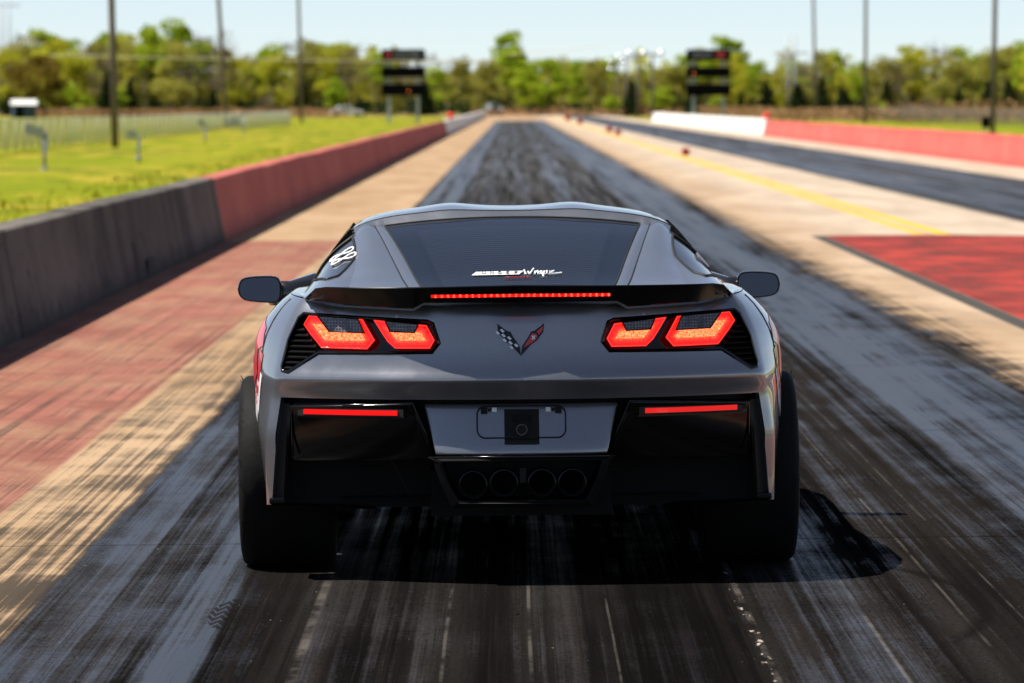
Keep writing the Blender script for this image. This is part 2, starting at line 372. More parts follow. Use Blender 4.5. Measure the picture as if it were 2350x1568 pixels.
class MB:
    def __init__(s): s.v = []; s.f = []
    def add(s, v, f):
        b = len(s.v); s.v += [tuple(p) for p in v]; s.f += [tuple(i + b for i in q) for q in f]; return s
    def box(s, c, d, rz=0.0):
        x, y, z = (q / 2 for q in d); ca, sa = math.cos(rz), math.sin(rz); vs = []
        for k in (-z, z):
            for i, j in ((-x, -y), (x, -y), (x, y), (-x, y)):
                vs.append((c[0] + i * ca - j * sa, c[1] + i * sa + j * ca, c[2] + k))
        return s.add(vs, [(3, 2, 1, 0), (4, 5, 6, 7), (0, 1, 5, 4), (1, 2, 6, 5), (2, 3, 7, 6), (3, 0, 4, 7)])
    def tube(s, p, r, n=10, cap=True):
        p = [Vector(q) for q in p]; r = r if hasattr(r, '__len__') else [r] * len(p); vs = []; fs = []
        for i, q in enumerate(p):
            t = (p[min(i + 1, len(p) - 1)] - p[max(i - 1, 0)]).normalized()
            a = t.orthogonal().normalized() if i == 0 else (a - t * a.dot(t)).normalized()
            b = t.cross(a)
            for k in range(n):
                w_ = 2 * math.pi * k / n; vs.append(q + (a * math.cos(w_) + b * math.sin(w_)) * r[i])
        for i in range(len(p) - 1):
            for k in range(n):
                fs.append((i * n + k, i * n + (k + 1) % n, (i + 1) * n + (k + 1) % n, (i + 1) * n + k))
        if cap: fs += [tuple(range(n - 1, -1, -1)), tuple(range((len(p) - 1) * n, len(p) * n))]
        return s.add(vs, fs)
    def grid(s, rows):
        n = len(rows[0]); vs = [q for r_ in rows for q in r_]; fs = []
        for i in range(len(rows) - 1):
            for k in range(n - 1): fs.append((i * n + k, i * n + k + 1, (i + 1) * n + k + 1, (i + 1) * n + k))
        return s.add(vs, fs)
    def build(s, name, mat, parent=None, smooth=False, sharp=None): return mesh_obj(name, s.v, s.f, mat, parent, smooth, sharp)
def bevel(o, w_=0.005, seg=2, ang=35):
    b = o.modifiers.new('bevel', 'BEVEL'); b.width = w_; b.segments = seg; b.limit_method = 'ANGLE'; b.angle_limit = R(ang); return o
def prism(mb, poly, y0, y1):
    """polygon in x,z extruded along y"""
    n = len(poly); vs = [(x, y0, z) for x, z in poly] + [(x, y1, z) for x, z in poly]
    fs = [tuple(range(n)), tuple(range(2 * n - 1, n - 1, -1))] + [(i, i + n, (i + 1) % n + n, (i + 1) % n) for i in range(n)]
    return mb.add(vs, fs)
def interp(tab, x):
    return float(np.interp(x, [t[0] for t in tab], [t[1] for t in tab]))

# ================================================================== THE SETTING
# grass: one sheet to the horizon, a little uneven, with a trough where the strip lies on it
def build_ground():
    ys = np.concatenate([np.linspace(-60, 30, 10), np.linspace(34, 160, 48), np.linspace(170, 700, 90), np.linspace(720, 3600, 30)])
    xl = np.concatenate([np.linspace(-900, -60, 12), np.linspace(-50, -4.6, 40), [-4.2, -3.9]])
    xr = np.concatenate([[14.4, 14.8], np.linspace(15.5, 60, 24), np.linspace(80, 900, 10)])
    rng = np.random.RandomState(3)
    ph = rng.rand(8) * 6.28
    def zf(x, y):
        if -4.0 < x < 14.5: return -0.12
        d = min(abs(x + 3.9), abs(x - 14.5)); a = min(1.0, d / 6.0) * (1.0 if abs(x) < 60 else 0.4)
        return -0.06 + a * (0.10 * math.sin(x * 0.31 + y * 0.035 + ph[0]) + 0.07 * math.sin(x * 0.17 - y * 0.061 + ph[1]) + 0.05 * math.sin(y * 0.16 + x * 0.6 + ph[2]))
    xs = np.concatenate([xl, [0.0, 5.0, 10.0], xr])
    mb = MB(); mb.grid([[(float(x), float(y), zf(x, y)) for x in xs] for y in ys])
    o = mb.build('grass_field', MAT['grass'], smooth=True); tag(o, kind='structure')
build_ground()
def sheet(name, x0, x1, y0, y1, dz, mat, nx=1):
    xs = sorted(set([x0, x1] + ([CROWN] if x0 < CROWN < x1 else [])))
    mb = MB(); mb.grid([[(x, y, gz(x) + dz) for x in xs] for y in (y0, y1)])
    return mb.build(name, mat)
bed = sheet('strip_bed', -3.9, 14.5, -60, 1500, -0.045, MAT['joint']); tag(bed, kind='structure')
# concrete slabs: single pours near the camera, one sheet beyond
strip = empty('drag_strip', (0, 0, 0)); tag(strip, kind='structure')
J0, JP = 17.93, 5.85
k0, k1 = -3, 14
def slab(x0, x1, y0, y1, parent):
    g = 0.007; t = 0.04
    x0 += g if x0 > -3 else 0; x1 -= g if x1 < 14 else 0
    zs = [gz(x0), gz(x1)]
    vs = [(x0, y0 + g, zs[0]), (x1, y0 + g, zs[1]), (x1, y1 - g, zs[1]), (x0, y1 - g, zs[0])]
    vs += [(v[0], v[1], v[2] - t) for v in vs]
    o = mesh_obj('slab', vs, [(0, 1, 2, 3), (0, 4, 5, 1), (1, 5, 6, 2), (2, 6, 7, 3), (3, 7, 4, 0)], MAT['track'], parent)
    return o
for k in range(k0, k1):
    for a, b in ((-3.9, CROWN), (CROWN, 14.5)):
        slab(a, b, J0 + k * JP, J0 + (k + 1) * JP, strip)
for nm, a, b in (('rear_apron', -60, J0 + k0 * JP - 0.01), ('far_pavement', J0 + k1 * JP + 0.01, 760)):
    o = sheet(nm, -3.9, 14.5, a, b, 0.0, MAT['track']); o.parent = strip
o = sheet('sandy_run_off', -3.9, 14.5, 760.2, 1500, 0.0, MAT['sand']); tag(o, kind='structure')

# ------------------------------------------------------------------ barriers
def barrier(name, label, xf, side, y0, y1, mat, seg=6.1, hgt=0.80, seed=1):
    jit = 0.006 if seed == 2 else 0.015
    """xf: foot of the face that looks on to the strip; side: +1 when the face looks towards +x"""
    rnd = random.Random(seed)
    root = empty(name, (xf - side * 0.17, y0, gz(xf) - 0.02)); tag(root, label, 'barrier')
    prof = [(0.17, 0.0), (0.165, 0.10), (0.045, 0.68), (0.03, hgt - 0.015), (0.012, hgt), (-0.21, hgt), (-0.23, hgt - 0.02), (-0.24, 0.68), (-0.36, 0.10), (-0.365, 0.0)]
    n = max(1, round((y1 - y0) / seg)); L = (y1 - y0) / n
    for i in range(n):
        dz0, dz1 = rnd.uniform(-jit, jit), rnd.uniform(-jit, jit); dx = rnd.uniform(-jit, jit) * 0.6
        vs = []
        for y, dz in ((i * L + 0.004, dz0), ((i + 1) * L - 0.004, dz1)):
            vs += [(side * (p[0] + dx), y, p[1] + (dz if p[1] > 0.2 else -0.03)) for p in prof]
        m_ = len(prof)
        fs = [(q, (q + 1) % m_, (q + 1) % m_ + m_, q + m_) for q in range(m_)] + [tuple(range(m_ - 1, -1, -1)), tuple(range(m_, 2 * m_))]
        if side < 0: fs = [f[::-1] for f in fs]
        mesh_obj('barrier_segment', vs, fs, mat, root)
    return root
XL, XR = -3.50, 13.45
bgrey = barrier('concrete_barrier', 'bare grey concrete barrier with dark stains along the near left edge of the strip', XL, 1, 10.0, 58.5, MAT['wall_grey'], 6.06, seed=2)
barrier('concrete_barrier', 'long dull red painted barrier beyond the bare grey one, beside the grass', XL, 1, 58.5, 261, MAT['wall_red'], 6.1, seed=3)
barrier('concrete_barrier', 'far pale barrier section where the left red wall ends', XL, 1, 261, 640, MAT['wall_white'], 7.0, seed=4)
barrier('concrete_barrier', 'bright salmon red barrier along the right edge of the far lane', XR, -1, 70, 257, MAT['wall_red2'], 6.6, 0.86, seed=5)
barrier('concrete_barrier', 'white painted barrier beyond the salmon red wall on the right', XR, -1, 257, 461, MAT['wall_white'], 7.0, 0.92, seed=6)
# drain notches and a rub mark on the grey barrier
def notch(parent, yw, wdt, hgt):
    mb = MB(); y = yw - 10.0
    mb.add([(0.178, y, 0.0), (0.178, y + wdt, 0.0), (0.15, y + wdt, hgt), (0.15, y, hgt)], [(0, 1, 2, 3)])
    mb.box((0.14, y + wdt / 2, hgt / 2), (0.062, wdt, hgt)); mb.build('drain_notch', MAT['dark'], parent)
x_, y_ = at(318, 640); notch(bgrey, y_, 0.9, 0.20)
x_, y_ = at(290, 650); mb = MB(); mb.add([(0.178, y_ - 10, 0.02), (0.178, y_ - 9.7, 0.02), (0.109, y_ - 9.85, 0.42), (0.112, y_ - 9.95, 0.42)], [(0, 1, 2, 3)]); mb.build('scar', MAT['dark'], bgrey)

# ------------------------------------------------------------------ poles, boards, fence, huts
def pole(px, base_y, top_px, label, r=0.15, H=13.0, Y=None, mat='wood', arm=None, name='utility_pole', group=None):
    x, y = at(px, base_y)
    if Y: x, y = (px - 1175) / sc_at(Y), Y
    lean = (top_px - px) / (base_y - 0.0) if base_y > 0 else 0
    root = empty(name, (x, y, -0.1)); tag(root, label, 'pole', group)
    pts = [(0, 0, 0), (lean * H * 0.35, 0, H * 0.35), (lean * H * 0.7, 0, H * 0.7), (lean * H, 0, H)]
    MB().tube(pts, [r, r * 0.93, r * 0.84, r * 0.72], 12).build('shaft', MAT[mat], root, True)
    if arm: arm(root, lean * H, H)
    return root
def lamp_arm(root, x, H):
    MB().box((x, 0, H - 0.35), (2.2, 0.1, 0.12)).build('crossarm', MAT['wood'], root)
    for dx in (-0.9, 0.9): 
        mb = MB(); mb.tube([(x + dx, 0, H - 0.3), (x + dx, -0.25, H - 0.1), (x + dx, -0.45, H - 0.12)], [0.05, 0.16, 0.24], 12); mb.build('lamp', MAT['galv'], root, True, 40)
for a in ((265, 335, 258, 'leftmost tall wooden pole beside the fence at the left', 0.155, 13),
          (522, 292, 503, 'leaning wooden pole second from left, at the fence end by the dark gear', 0.17, 17),
          (693, 281, 686, 'slim tall pole on the grass left of the left scoreboard', 0.165, 19),
          (1872, 279, 1865, 'pale leaning pole behind the salmon wall nearest the white wall', 0.16, 19),
          (1985, 284, 1985, 'straight wooden pole in the middle behind the salmon wall', 0.165, 19),
          (2277, 304, 2281, 'rightmost wooden pole behind the salmon wall', 0.16, 18)):
    pole(a[0], a[1], a[2], a[3], a[4], a[5], arm=lamp_arm, mat='wood')
# row of lamp poles beside the far lane: (px, base_y, lamp_y)
def lamp_pole(px, by, ty, Y, label, g):
    x = (px - 1175) / sc_at(Y); H = (by - ty) / sc_at(Y)
    root = empty('lamp_pole', (x, Y, -0.1)); tag(root, label, 'lamp pole', g)
    MB().tube([(0, 0, 0), (0, 0, H)], [0.20, 0.13], 10).build('shaft', MAT['wood'], root, True)
    MB().box((0, 0, H - 0.3), (2.6, 0.12, 0.16)).build('crossarm', MAT['wood'], root)
    for dx in (-1.1, 1.0):
        mb = MB()
        rows = []
        for i in range(7):
            t = i / 6 * math.pi / 2
            rows.append([(dx + 0.36 * math.cos(t) * math.cos(q), 0.36 * math.cos(t) * math.sin(q), H - 0.1 + 0.36 * math.sin(t)) for q in [2 * math.pi * k / 14 for k in range(15)]])
        mb.grid(rows); mb.build('lamp_hood', MAT['lamp_head'], root, True)
lp = [(1497, 248, 95, 560), (1463, 248, 98, 610), (1437, 247, 107, 660), (1416, 247, 120, 710), (1385, 247, 140, 760), (1368, 246, 147, 810), (1352, 246, 156, 860), (1330, 246, 164, 910), (1312, 245, 170, 960)]
ORDL = ['nearest and tallest', 'second nearest', 'third nearest', 'fourth nearest', 'fifth nearest', 'sixth nearest', 'seventh nearest', 'second farthest', 'farthest']
for i, (a, b, c, d) in enumerate(lp):
    lamp_pole(a, b, c, d, ORDL[i] + ' pole of the receding lamp row right of the strip', 'receding row of lamp poles')
# transmission H frames
def hframe(px1, px2, by, ty, label, Y=620, bar=None):
    s = sc_at(Y); xc = ((px1 + px2) / 2 - 1175) / s; H = (by - ty) / s; d = (px2 - px1) / 2 / s
    root = empty('transmission_frame', (xc, Y, -0.1)); tag(root, label, 'pylon')
    for q in (-d, d): MB().tube([(q, 0, 0), (q, 0, H)], [0.22, 0.17], 10).build('post', MAT['greypaint'], root, True)
    MB().box((0, 0, H * (0.77 if bar is None else bar)), (d * 2 + 4.0, 0.18, 0.2)).build('crossbar', MAT['greypaint'], root)
hframe(1808, 1823, 240, 52, 'grey twin post transmission frame above the trees on the right', 700)
hframe(8, 24, 235, -40, 'faint twin post transmission frame at the far left edge', 900, 0.9)
# scoreboards
def scoreboard(px0, px1, leg_y, label, flip):
    Y = F_PX * CAM_H / (leg_y - 240.0); s = sc_at(Y); xc = ((px0 + px1) / 2 - 1175) / s; wd = (px1 - px0) / s
    z = lambda py: CAM_H - (py - 240) / s
    root = empty('scoreboard', (xc, Y, 0)); tag(root, label, 'scoreboard')
    for q in (-0.33, 0.33): MB().box((q * wd, 0.1, z(112) / 2 - 0.1), (0.30, 0.22, z(112) + 0.1)).build('leg', MAT['greypaint'], root)
    for i, (a, b) in enumerate(((114, 139), (154, 178), (193, 220))):
        p = MB().box((0, -0.12, (z(a) + z(b)) / 2), (wd, 0.42, z(a) - z(b))).build('display_panel', MAT['panel'], root); bevel(p, 0.03)
        if i == 0:                       # a blurred line of lettering and a coloured mark
            rr = random.Random(4); mb = MB(); x0 = -0.18 if not flip else -0.34; n_ = 8 if not flip else 6
            for k in range(n_):
                mb.box(((x0 + k * 0.075) * wd, -0.345, (z(a) + z(b)) / 2), (0.045 * wd, 0.02, (z(a) - z(b)) * rr.uniform(0.28, 0.42)))
            mb.build('lettering', MAT['mark_white'], p)
            mb = MB(); xx = -0.34 if not flip else 0.27
            mb.box((xx * wd, -0.345, (z(a) + z(b)) / 2), ((0.13 if not flip else 0.2) * wd, 0.02, (z(a) - z(b)) * 0.55)); mb.build('emblem', MAT['mark_red'], p)
        if (i == 1 and flip) or (i == 2 and not flip):
            xx = -0.33 * wd if flip else 0.12 * wd
            mb = MB(); mb.tube([(xx, -0.36, (z(a) + z(b)) / 2 - 0.1), (xx, -0.33, (z(a) + z(b)) / 2 - 0.1)], 0.07, 12); mb.build('amber_bulb', MAT['amber'], p)
    bb = MB()
    for q in (-0.46, 0.46): bb.box((q * wd, 0.0, (z(114) + z(220)) / 2), (0.06, 0.1, z(114) - z(220)))
    bb.build('side_rail', MAT['greypaint'], root)
scoreboard(876, 976, 283, 'scoreboard of three black panels on grey legs, on the grass left of the strip', False)
scoreboard(1574, 1676, 283, 'scoreboard of three black panels behind the white barrier on the right', True)
# chain link fences
def fence(x, y0, y1, step, label, hgt=1.05, mat='postpale', r=0.045, link='link'):
    root = empty('chain_link_fence', (x, y0, 0)); tag(root, label, 'fence')
    n = int((y1 - y0) / step)
    me = MB().tube([(0, 0, -0.1), (0, 0, hgt + 0.05)], r, 6); me.add([], [])
    pm = None
    for i in range(n + 1):
        if pm is None:
            o = me.build('post', MAT[mat], root, True); pm = o.data
        else: o = from_mesh('post', pm, root)
        o.location = (random.uniform(-.03, .03), i * step, 0); o.rotation_euler = (random.uniform(-.03, .03), random.uniform(-.05, .05), 0)
    MB().tube([(0, 0, hgt), (0, (n / 2) * step, hgt - 0.02), (0, n * step, hgt)], 0.025, 6).build('top_rail', MAT['galv' if link == 'link' else 'wood'], root, True)
    mb = MB(); mb.grid([[(0.03, q * n * step / 20, zz) for q in range(21)] for zz in (0.03, hgt)])
    mb.build('wire_mesh', MAT[link], root)
fence(-18.4, 150, 400, 3.05, 'low chain link fence with pale posts running along the left field')
fence(36.0, 300, 560, 3.05, 'chain link fence in the weeds behind the salmon wall', 1.3, 'wood', 0.05, 'link_rusty')
# low grey posts with small heads on the left grass
def stub(px, by, ty, heads, label):
    x, y = at(px, by); H = (by - ty) / sc_at(y)
    root = empty('marker_post', (x, y, 0)); tag(root, label, 'post')
    MB().tube([(0, 0, -0.15), (0, 0, H - 0.1)], 0.05, 10).build('shaft', MAT['galv'], root, True)
    MB().tube([(0, 0, -0.05), (0, 0, 0.02)], 0.12, 12).build('foot_plate', MAT['galv'], root)
    for dx, dz in heads:
        mb = MB(); mb.tube([(dx, 0.12, H + dz), (dx, 0.0, H + dz), (dx, -0.14, H + dz - 0.02)], [0.06, 0.13, 0.15], 12); mb.build('lamp_head', MAT['greypaint'], root, True, 40)
    MB().box((sum(h[0] for h in heads) / len(heads) / 2, 0, H - 0.12), (0.5, 0.05, 0.05)).build('bracket', MAT['galv'], root)
stub(103, 393, 300, [(-0.35, 0.02), (-0.12, -0.05)], 'grey marker post with two small heads nearest the left frame edge')
stub(319, 365, 310, [(-0.2, 0.0)], 'short marker post with one small head right of the leftmost pole')
stub(471, 332, 282, [(-0.15, 0.0)], 'marker post with a round head left of the leaning pole')
stub(560, 306, 262, [(0.0, 0.0)], 'thin marker post just right of the leaning pole')
# the small dark gear box by the leaning pole
x, y = at(540, 290); root = empty('equipment_box', (x, y, 0)); tag(root, 'small dark equipment box on the grass by the leaning pole', 'box')
bevel(MB().box((0, 0, 0.35), (0.7, 0.5, 0.7)).build('case', MAT['panel'], root), 0.03); MB().box((0, -0.02, 0.73), (0.76, 0.58, 0.06)).build('lid', MAT['greypaint'], root)
x, y = at(2270, 300); root = empty('equipment_box', (x, y, 0)); tag(root, 'dark utility box fixed at the foot of the rightmost pole', 'box')
bevel(MB().box((-0.3, -0.4, 0.5), (0.5, 0.4, 0.7)).build('case', MAT['panel'], root), 0.03); MB().box((-0.3, -0.4, 0.1), (0.2, 0.2, 0.35)).build('stand', MAT['galv'], root)
# hut
Y = 600; s = sc_at(Y); root = empty('portable_shed', ((56 - 1175) / s, Y, -0.1), (0, 0, R(12))); tag(root, 'small dark blue shed with a white roof at the left field edge', 'shed')
bevel(MB().box((0, 0, 0.85), (2.9, 2.2, 1.7)).build('wall', MAT['hut_blue'], root), 0.02)
mb = MB(); mb.add([(-1.6, -1.3, 1.7), (1.6, -1.3, 1.7), (1.6, 1.3, 1.7), (-1.6, 1.3, 1.7), (-1.6, -0.3, 2.35), (1.6, -0.3, 2.35), (1.6, 0.6, 2.35), (-1.6, 0.6, 2.35)],
    [(0, 1, 5, 4), (1, 2, 6, 5), (2, 3, 7, 6), (3, 0, 4, 7), (4, 5, 6, 7), (3, 2, 1, 0)]); mb.build('roof', MAT['hut_white'], root)
MB().box((-0.6, -1.12, 0.8), (0.8, 0.04, 1.5)).build('door', MAT['panel'], root)
# distant vehicles
def far_car(px, by, Y, label, mat, rz=0.0, van=False):
    x = (px - 1175) / sc_at(Y); root = empty('parked_car', (x, Y, 0.0), (0, 0, R(rz))); tag(root, label, 'car')
    pr = [(-2.2, .35), (-2.25, .75), (-1.7, .9), (-1.1, 1.42), (.5, 1.46), (1.1, .95), (2.1, .82), (2.25, .4), (2.0, .25), (-2.0, .25)] if not van else \
         [(-2.4, .35), (-2.45, 1.0), (-2.3, 1.75), (0.7, 1.8), (1.5, 1.1), (2.4, .95), (2.45, .4), (2.2, .28), (-2.2, .28)]
    mb = MB(); prism(mb, pr, -0.88, 0.88); bevel(mb.build('body', MAT[mat], root), 0.08, 3)
    wp = [(-1.0, 1.0), (-.75, 1.36), (.4, 1.38), (.85, 1.0)] if not van else [(-2.1, 1.15), (-2.0, 1.62), (.55, 1.66), (1.0, 1.15)]
    for sgn in (-1, 1): mb = MB(); prism(mb, wp, sgn * 0.85, sgn * 0.89); mb.build('window', MAT['carglass'], root)
    for q in (-1.4, 1.4):
        for sgn in (-1, 1): MB().tube([(q, sgn * 0.68, .33), (q, sgn * 0.9, .33)], 0.33, 18).build('wheel', MAT['rubber'], root)
far_car(795, 255, 640, 'white car parked far off on the grass left of the left scoreboard', 'carwhite', 8)
far_car(1127, 262, 700, 'pale blue vehicle parked at the far end of the left wall', 'carblue', 70, True)
far_car(1146, 255, 790, 'white vehicle parked behind the pale blue one beyond the left wall', 'carwhite', 75)
# overhead cable bundle
def cable(name, pts, r, label, n=24):
    mb = MB(); P = []
    for i in range(n + 1):
        t = i / n; a = np.array(pts[0]); b = np.array(pts[1]); p = a + (b - a) * t; p[2] -= pts[2] * 4 * t * (1 - t); P.append(tuple(p))
    o = mb.tube(P, r, 6).build(name, MAT['wire'], None, True); tag(o, label, 'cable')
s = sc_at(560)
cable('overhead_cable', ((-54, 560, CAM_H + 112 / s), (-2, 640, CAM_H + 112 / s), 0.15), 0.085, 'pale overhead cable crossing in front of the left trees')
cable('overhead_cable', ((-2, 760, CAM_H + 112 / sc_at(760)), (14, 700, CAM_H + 125 / sc_at(760)), 0.1), 0.05, 'thin overhead cable crossing above the end of the strip')
# markers on the walls and foam blocks on the centre line
def ball(px, py, y, label):
    x, z = xz(px, py, y); root = empty('red_marker', (x, y, 0.8)); tag(root, label, 'marker')
    mb = MB(); rows = []
    for i in range(13):
        t = math.pi * i / 12; rows.append([(0.19 * math.sin(t) * math.cos(q), 0.19 * math.sin(t) * math.sin(q), z - 0.8 - 0.19 * math.cos(t)) for q in [2 * math.pi * k / 18 for k in range(19)]])
    mb.grid(rows); mb.build('globe', MAT['redlamp'], root, True)
    MB().tube([(0, 0, -0.1), (0, 0, z - 0.8 - 0.1)], 0.03, 8).build('stem', MAT['galv'], root)
ball(1034, 266, 262, 'round red marker where the left red wall meets the pale one')
ball(1759, 266, 257.5, 'round red marker where the salmon wall meets the white one')
for (px, py, ww, lab) in ((1573, 357, 17, 'nearest red foam block on the yellow centre line'), (1418, 310, 13, 'red foam block second nearest on the centre line, right of the middle pair'),
                      (1398, 304, 13, 'red foam block left one of the middle pair on the centre line'), (1331, 285, 12, 'small red foam block second from the far end of the centre line'),
                      (1303, 277, 12, 'farthest small red foam block on the centre line')):
    x, y = at(px, py); sw = ww / sc_at(y); root = empty('foam_block', (x, y, gz(x))); tag(root, lab, 'foam block')
    bevel(MB().box((0, 0, sw * 0.5), (sw, sw * 1.4, sw)).build('block', MAT['redfoam'], root), sw * 0.08)
    MB().box((0, -sw * 0.712, sw * 0.5), (sw * 0.6, sw * 0.02, sw * 0.55)).build('reflector', MAT['blackfoam'], root)

# ------------------------------------------------------------------ vegetation
def quads(P, S, rng, up=0.0):
    """leaf sized faces at points P with sizes S"""
    n = len(P); a = rng.normal(size=(n, 3)); a[:, 2] *= (1 - up); a /= np.linalg.norm(a, axis=1)[:, None]
    b = rng.normal(size=(n, 3)); b -= a * (a * b).sum(1)[:, None]; b /= np.linalg.norm(b, axis=1)[:, None]
    S = S[:, None]; v = np.stack([P - a * S - b * S * 0.6, P + a * S - b * S * 0.45, P + a * S * 0.9 + b * S * 0.6, P - a * S * 0.8 + b * S * 0.5], 1).reshape(-1, 3)
    return v, np.arange(n * 4).reshape(-1, 4)
def np_mesh(name, v, f, mat):
    me = bpy.data.meshes.new(name); n, m_ = len(v), len(f); k = f.shape[1]
    me.vertices.add(n); me.vertices.foreach_set('co', v.astype(np.float32).ravel())
    me.loops.add(m_ * k); me.loops.foreach_set('vertex_index', f.astype(np.int32).ravel())
    me.polygons.add(m_); me.polygons.foreach_set('loop_start', np.arange(0, m_ * k, k, dtype=np.int32)); me.polygons.foreach_set('loop_total', np.full(m_, k, dtype=np.int32))
    me.materials.append(mat); me.update(calc_edges=True); me.validate(); return me
def crown(seed, mat, n=2600, H=10.0, base=0.28, wid=0.36, leaf=0.20, blobs=14, shape='round', sparse=1.0):
    rng = np.random.RandomState(seed); P = []
    if shape == 'cone':
        z = rng.beta(1.2, 1.9, n); r = (1 - z) ** 0.8 * np.sqrt(rng.rand(n)) * (0.75 + 0.25 * np.sin(z * 40 + seed)); th = rng.rand(n) * 6.283
        P = np.stack([r * np.cos(th) * wid * H, r * np.sin(th) * wid * H, (base + z * (1 - base)) * H], 1)
    else:
        per = n // blobs
        for i in range(blobs):
            th = rng.rand() * 6.283; rr = math.sqrt(rng.rand()) * wid * 0.72; zc = base + (1 - base) * (0.12 + 0.76 * rng.rand())
            env = math.sin(min(1, max(0, (zc - base) / (1 - base))) * math.pi * 0.86 + 0.3)
            c = np.array([rr * env * math.cos(th), rr * env * math.sin(th), zc]) * H
            R_ = H * wid * rng.uniform(0.18, 0.52)
            d = rng.normal(size=(per, 3)); d /= np.linalg.norm(d, axis=1)[:, None]; rad = rng.rand(per) ** 0.45
            P.append(c + d * rad[:, None] * R_ * np.array([1, 1, 0.72]))
        P = np.concatenate(P)
    P = P[rng.rand(len(P)) < sparse]
    v, f = quads(P, rng.uniform(0.6, 1.3, len(P)) * leaf, rng)
    return np_mesh('crown', v, f, mat)
def trunk(seed, H=10.0, r=0.17, limbs=9, top=0.8, twigs=0):
    rnd = random.Random(seed); mb = MB(); bx, by = rnd.uniform(-.4, .4), rnd.uniform(-.3, .3)
    P = [(bx * t * t, by * t * t, H * top * t) for t in (0, .2, .4, .6, .8, 1)]
    mb.tube(P, [r, r * .85, r * .68, r * .5, r * .33, r * .15], 7)
    for i in range(limbs):
        t = rnd.uniform(.3, .95); p = Vector((bx * t * t, by * t * t, H * top * t)); th = rnd.uniform(0, 6.28); L = H * rnd.uniform(.14, .3) * (1.2 - t * .6)
        e = p + Vector((math.cos(th) * L * .7, math.sin(th) * L * .7, L * .75)); m_ = p.lerp(e, .5) + Vector((0, 0, -L * .08))
        rr = r * (1 - t) * .55 + .02; mb.tube([p, m_, e], [rr, rr * .6, rr * .25], 5, False)
        for k in range(twigs):
            q = p.lerp(e, rnd.uniform(.3, 1)); th2 = rnd.uniform(0, 6.28); l2 = L * rnd.uniform(.3, .6)
            mb.tube([q, q + Vector((math.cos(th2) * l2 * .6, math.sin(th2) * l2 * .6, l2 * .8))], [rr * .4, .012], 4, False)
    me = bpy.data.meshes.new('trunk'); me.from_pydata(mb.v, [], mb.f); me.materials.append(MAT['bark']); me.update(); return me
KIND = {}
for k, (mt, n_, b_, w_, lf, bl, shp, spz, cnt) in {
    'bright': ('leaf_bright', 3000, .12, .36, .20, 20, 'round', 1, 3), 'yellow': ('leaf_yellow', 2500, .1, .35, .19, 19, 'round', .9, 3),
    'olive': ('leaf_olive', 2200, .1, .33, .18, 19, 'round', .9, 2), 'tall': ('leaf_bright', 2400, .45, .30, .2, 12, 'round', .8, 2),
    'cedar': ('leaf_dark', 2400, .02, .30, .22, 1, 'cone', 1, 2), 'bare': ('leaf_bare', 900, .3, .30, .10, 14, 'round', .8, 2),
    'rust': ('leaf_rust', 2600, .08, .42, .2, 15, 'round', 1, 1), 'shrub': ('leaf_bright', 1100, .0, .55, .2, 9, 'round', 1, 2), 'brush': ('leaf_bare', 1300, .0, .5, .12, 9, 'round', 1, 2)}.items():
    KIND[k] = [(crown(hash(k) % 97 + 11 * i if False else sum(map(ord, k)) + 11 * i, MAT[mt], n_, 10.0, b_, w_, lf, bl, shp, spz),
                trunk(sum(map(ord, k)) + i, 10.0, .17 if k not in ('shrub', 'brush') else .06, 10, .82 if k != 'cedar' else .95, 5 if k in ('bare', 'brush') else 0)) for i in range(cnt)]
TREE_N = 0
def tree(px, by, ty, Y, kind, label, group=None, wide=1.0, name=None):
    global TREE_N
    TREE_N += 1
    s_ = sc_at(Y); x = (px - 1175) / s_; H = (by - ty) / s_ * 1.13; zb = CAM_H - (by - 240) / s_
    k = H / 10.0; root = empty(name or {'shrub': 'shrub', 'brush': 'shrub', 'cedar': 'cedar_tree', 'bare': 'bare_tree'}.get(kind, 'leafy_tree'), (x, Y, min(0.0, zb)), (0, 0, random.uniform(0, 6.28)))
    root.scale = (k * wide, k * wide, k)
    tag(root, label, 'shrub' if kind in ('shrub', 'brush') else 'tree', group)
    cm, tm = KIND[kind][TREE_N % len(KIND[kind])]
    from_mesh('trunk', tm, root); from_mesh('crown', cm, root)
    return root
# trees one can tell apart
tree(105, 266, 118, 610, 'rust', 'broad rusty olive tree behind the shed at far left', wide=1.25)
tree(250, 246, 150, 640, 'cedar', 'black green cedar right of the rusty tree, behind the leftmost pole', wide=1.3)
tree(300, 246, 165, 650, 'cedar', 'second dark cedar just right of the leftmost pole', wide=1.2)
tree(395, 246, 52, 700, 'tall', 'tall round bright green tree rising above the left treeline', wide=1.0)
tree(335, 246, 62, 720, 'tall', 'tall green tree just left of the tallest round one on the left', wide=0.8)
tree(505, 248, 64, 690, 'bare', 'pale bare tree behind the leaning pole', wide=0.9)
tree(625, 252, 120, 640, 'yellow', 'yellow green tree with dark trunks between the leaning and the slim pole', wide=0.9)
tree(612, 252, 185, 620, 'brush', 'dark brown bare thicket under the yellow green tree')
tree(1168, 244, 74, 820, 'tall', 'tall lone tree with open crown at the far end of the strip', wide=0.9)
tree(1060, 246, 118, 760, 'olive', 'olive tree right of the left scoreboard', wide=0.8)
tree(1660, 246, 84, 760, 'tall', 'tall domed tree rising behind the right scoreboard', wide=1.1)
tree(1700, 246, 150, 700, 'yellow', 'yellow green tree right beside the right scoreboard', wide=0.7)
tree(1830, 268, 190, 520, 'cedar', 'spreading black cedar below the twin post transmission frame', wide=1.9)
tree(1885, 268, 178, 530, 'cedar', 'taller dark cedar directly behind the pale leaning pole', wide=1.2)
tree(1940, 262, 200, 560, 'cedar', 'dark cedar between the pale pole and the straight pole', wide=1.4)
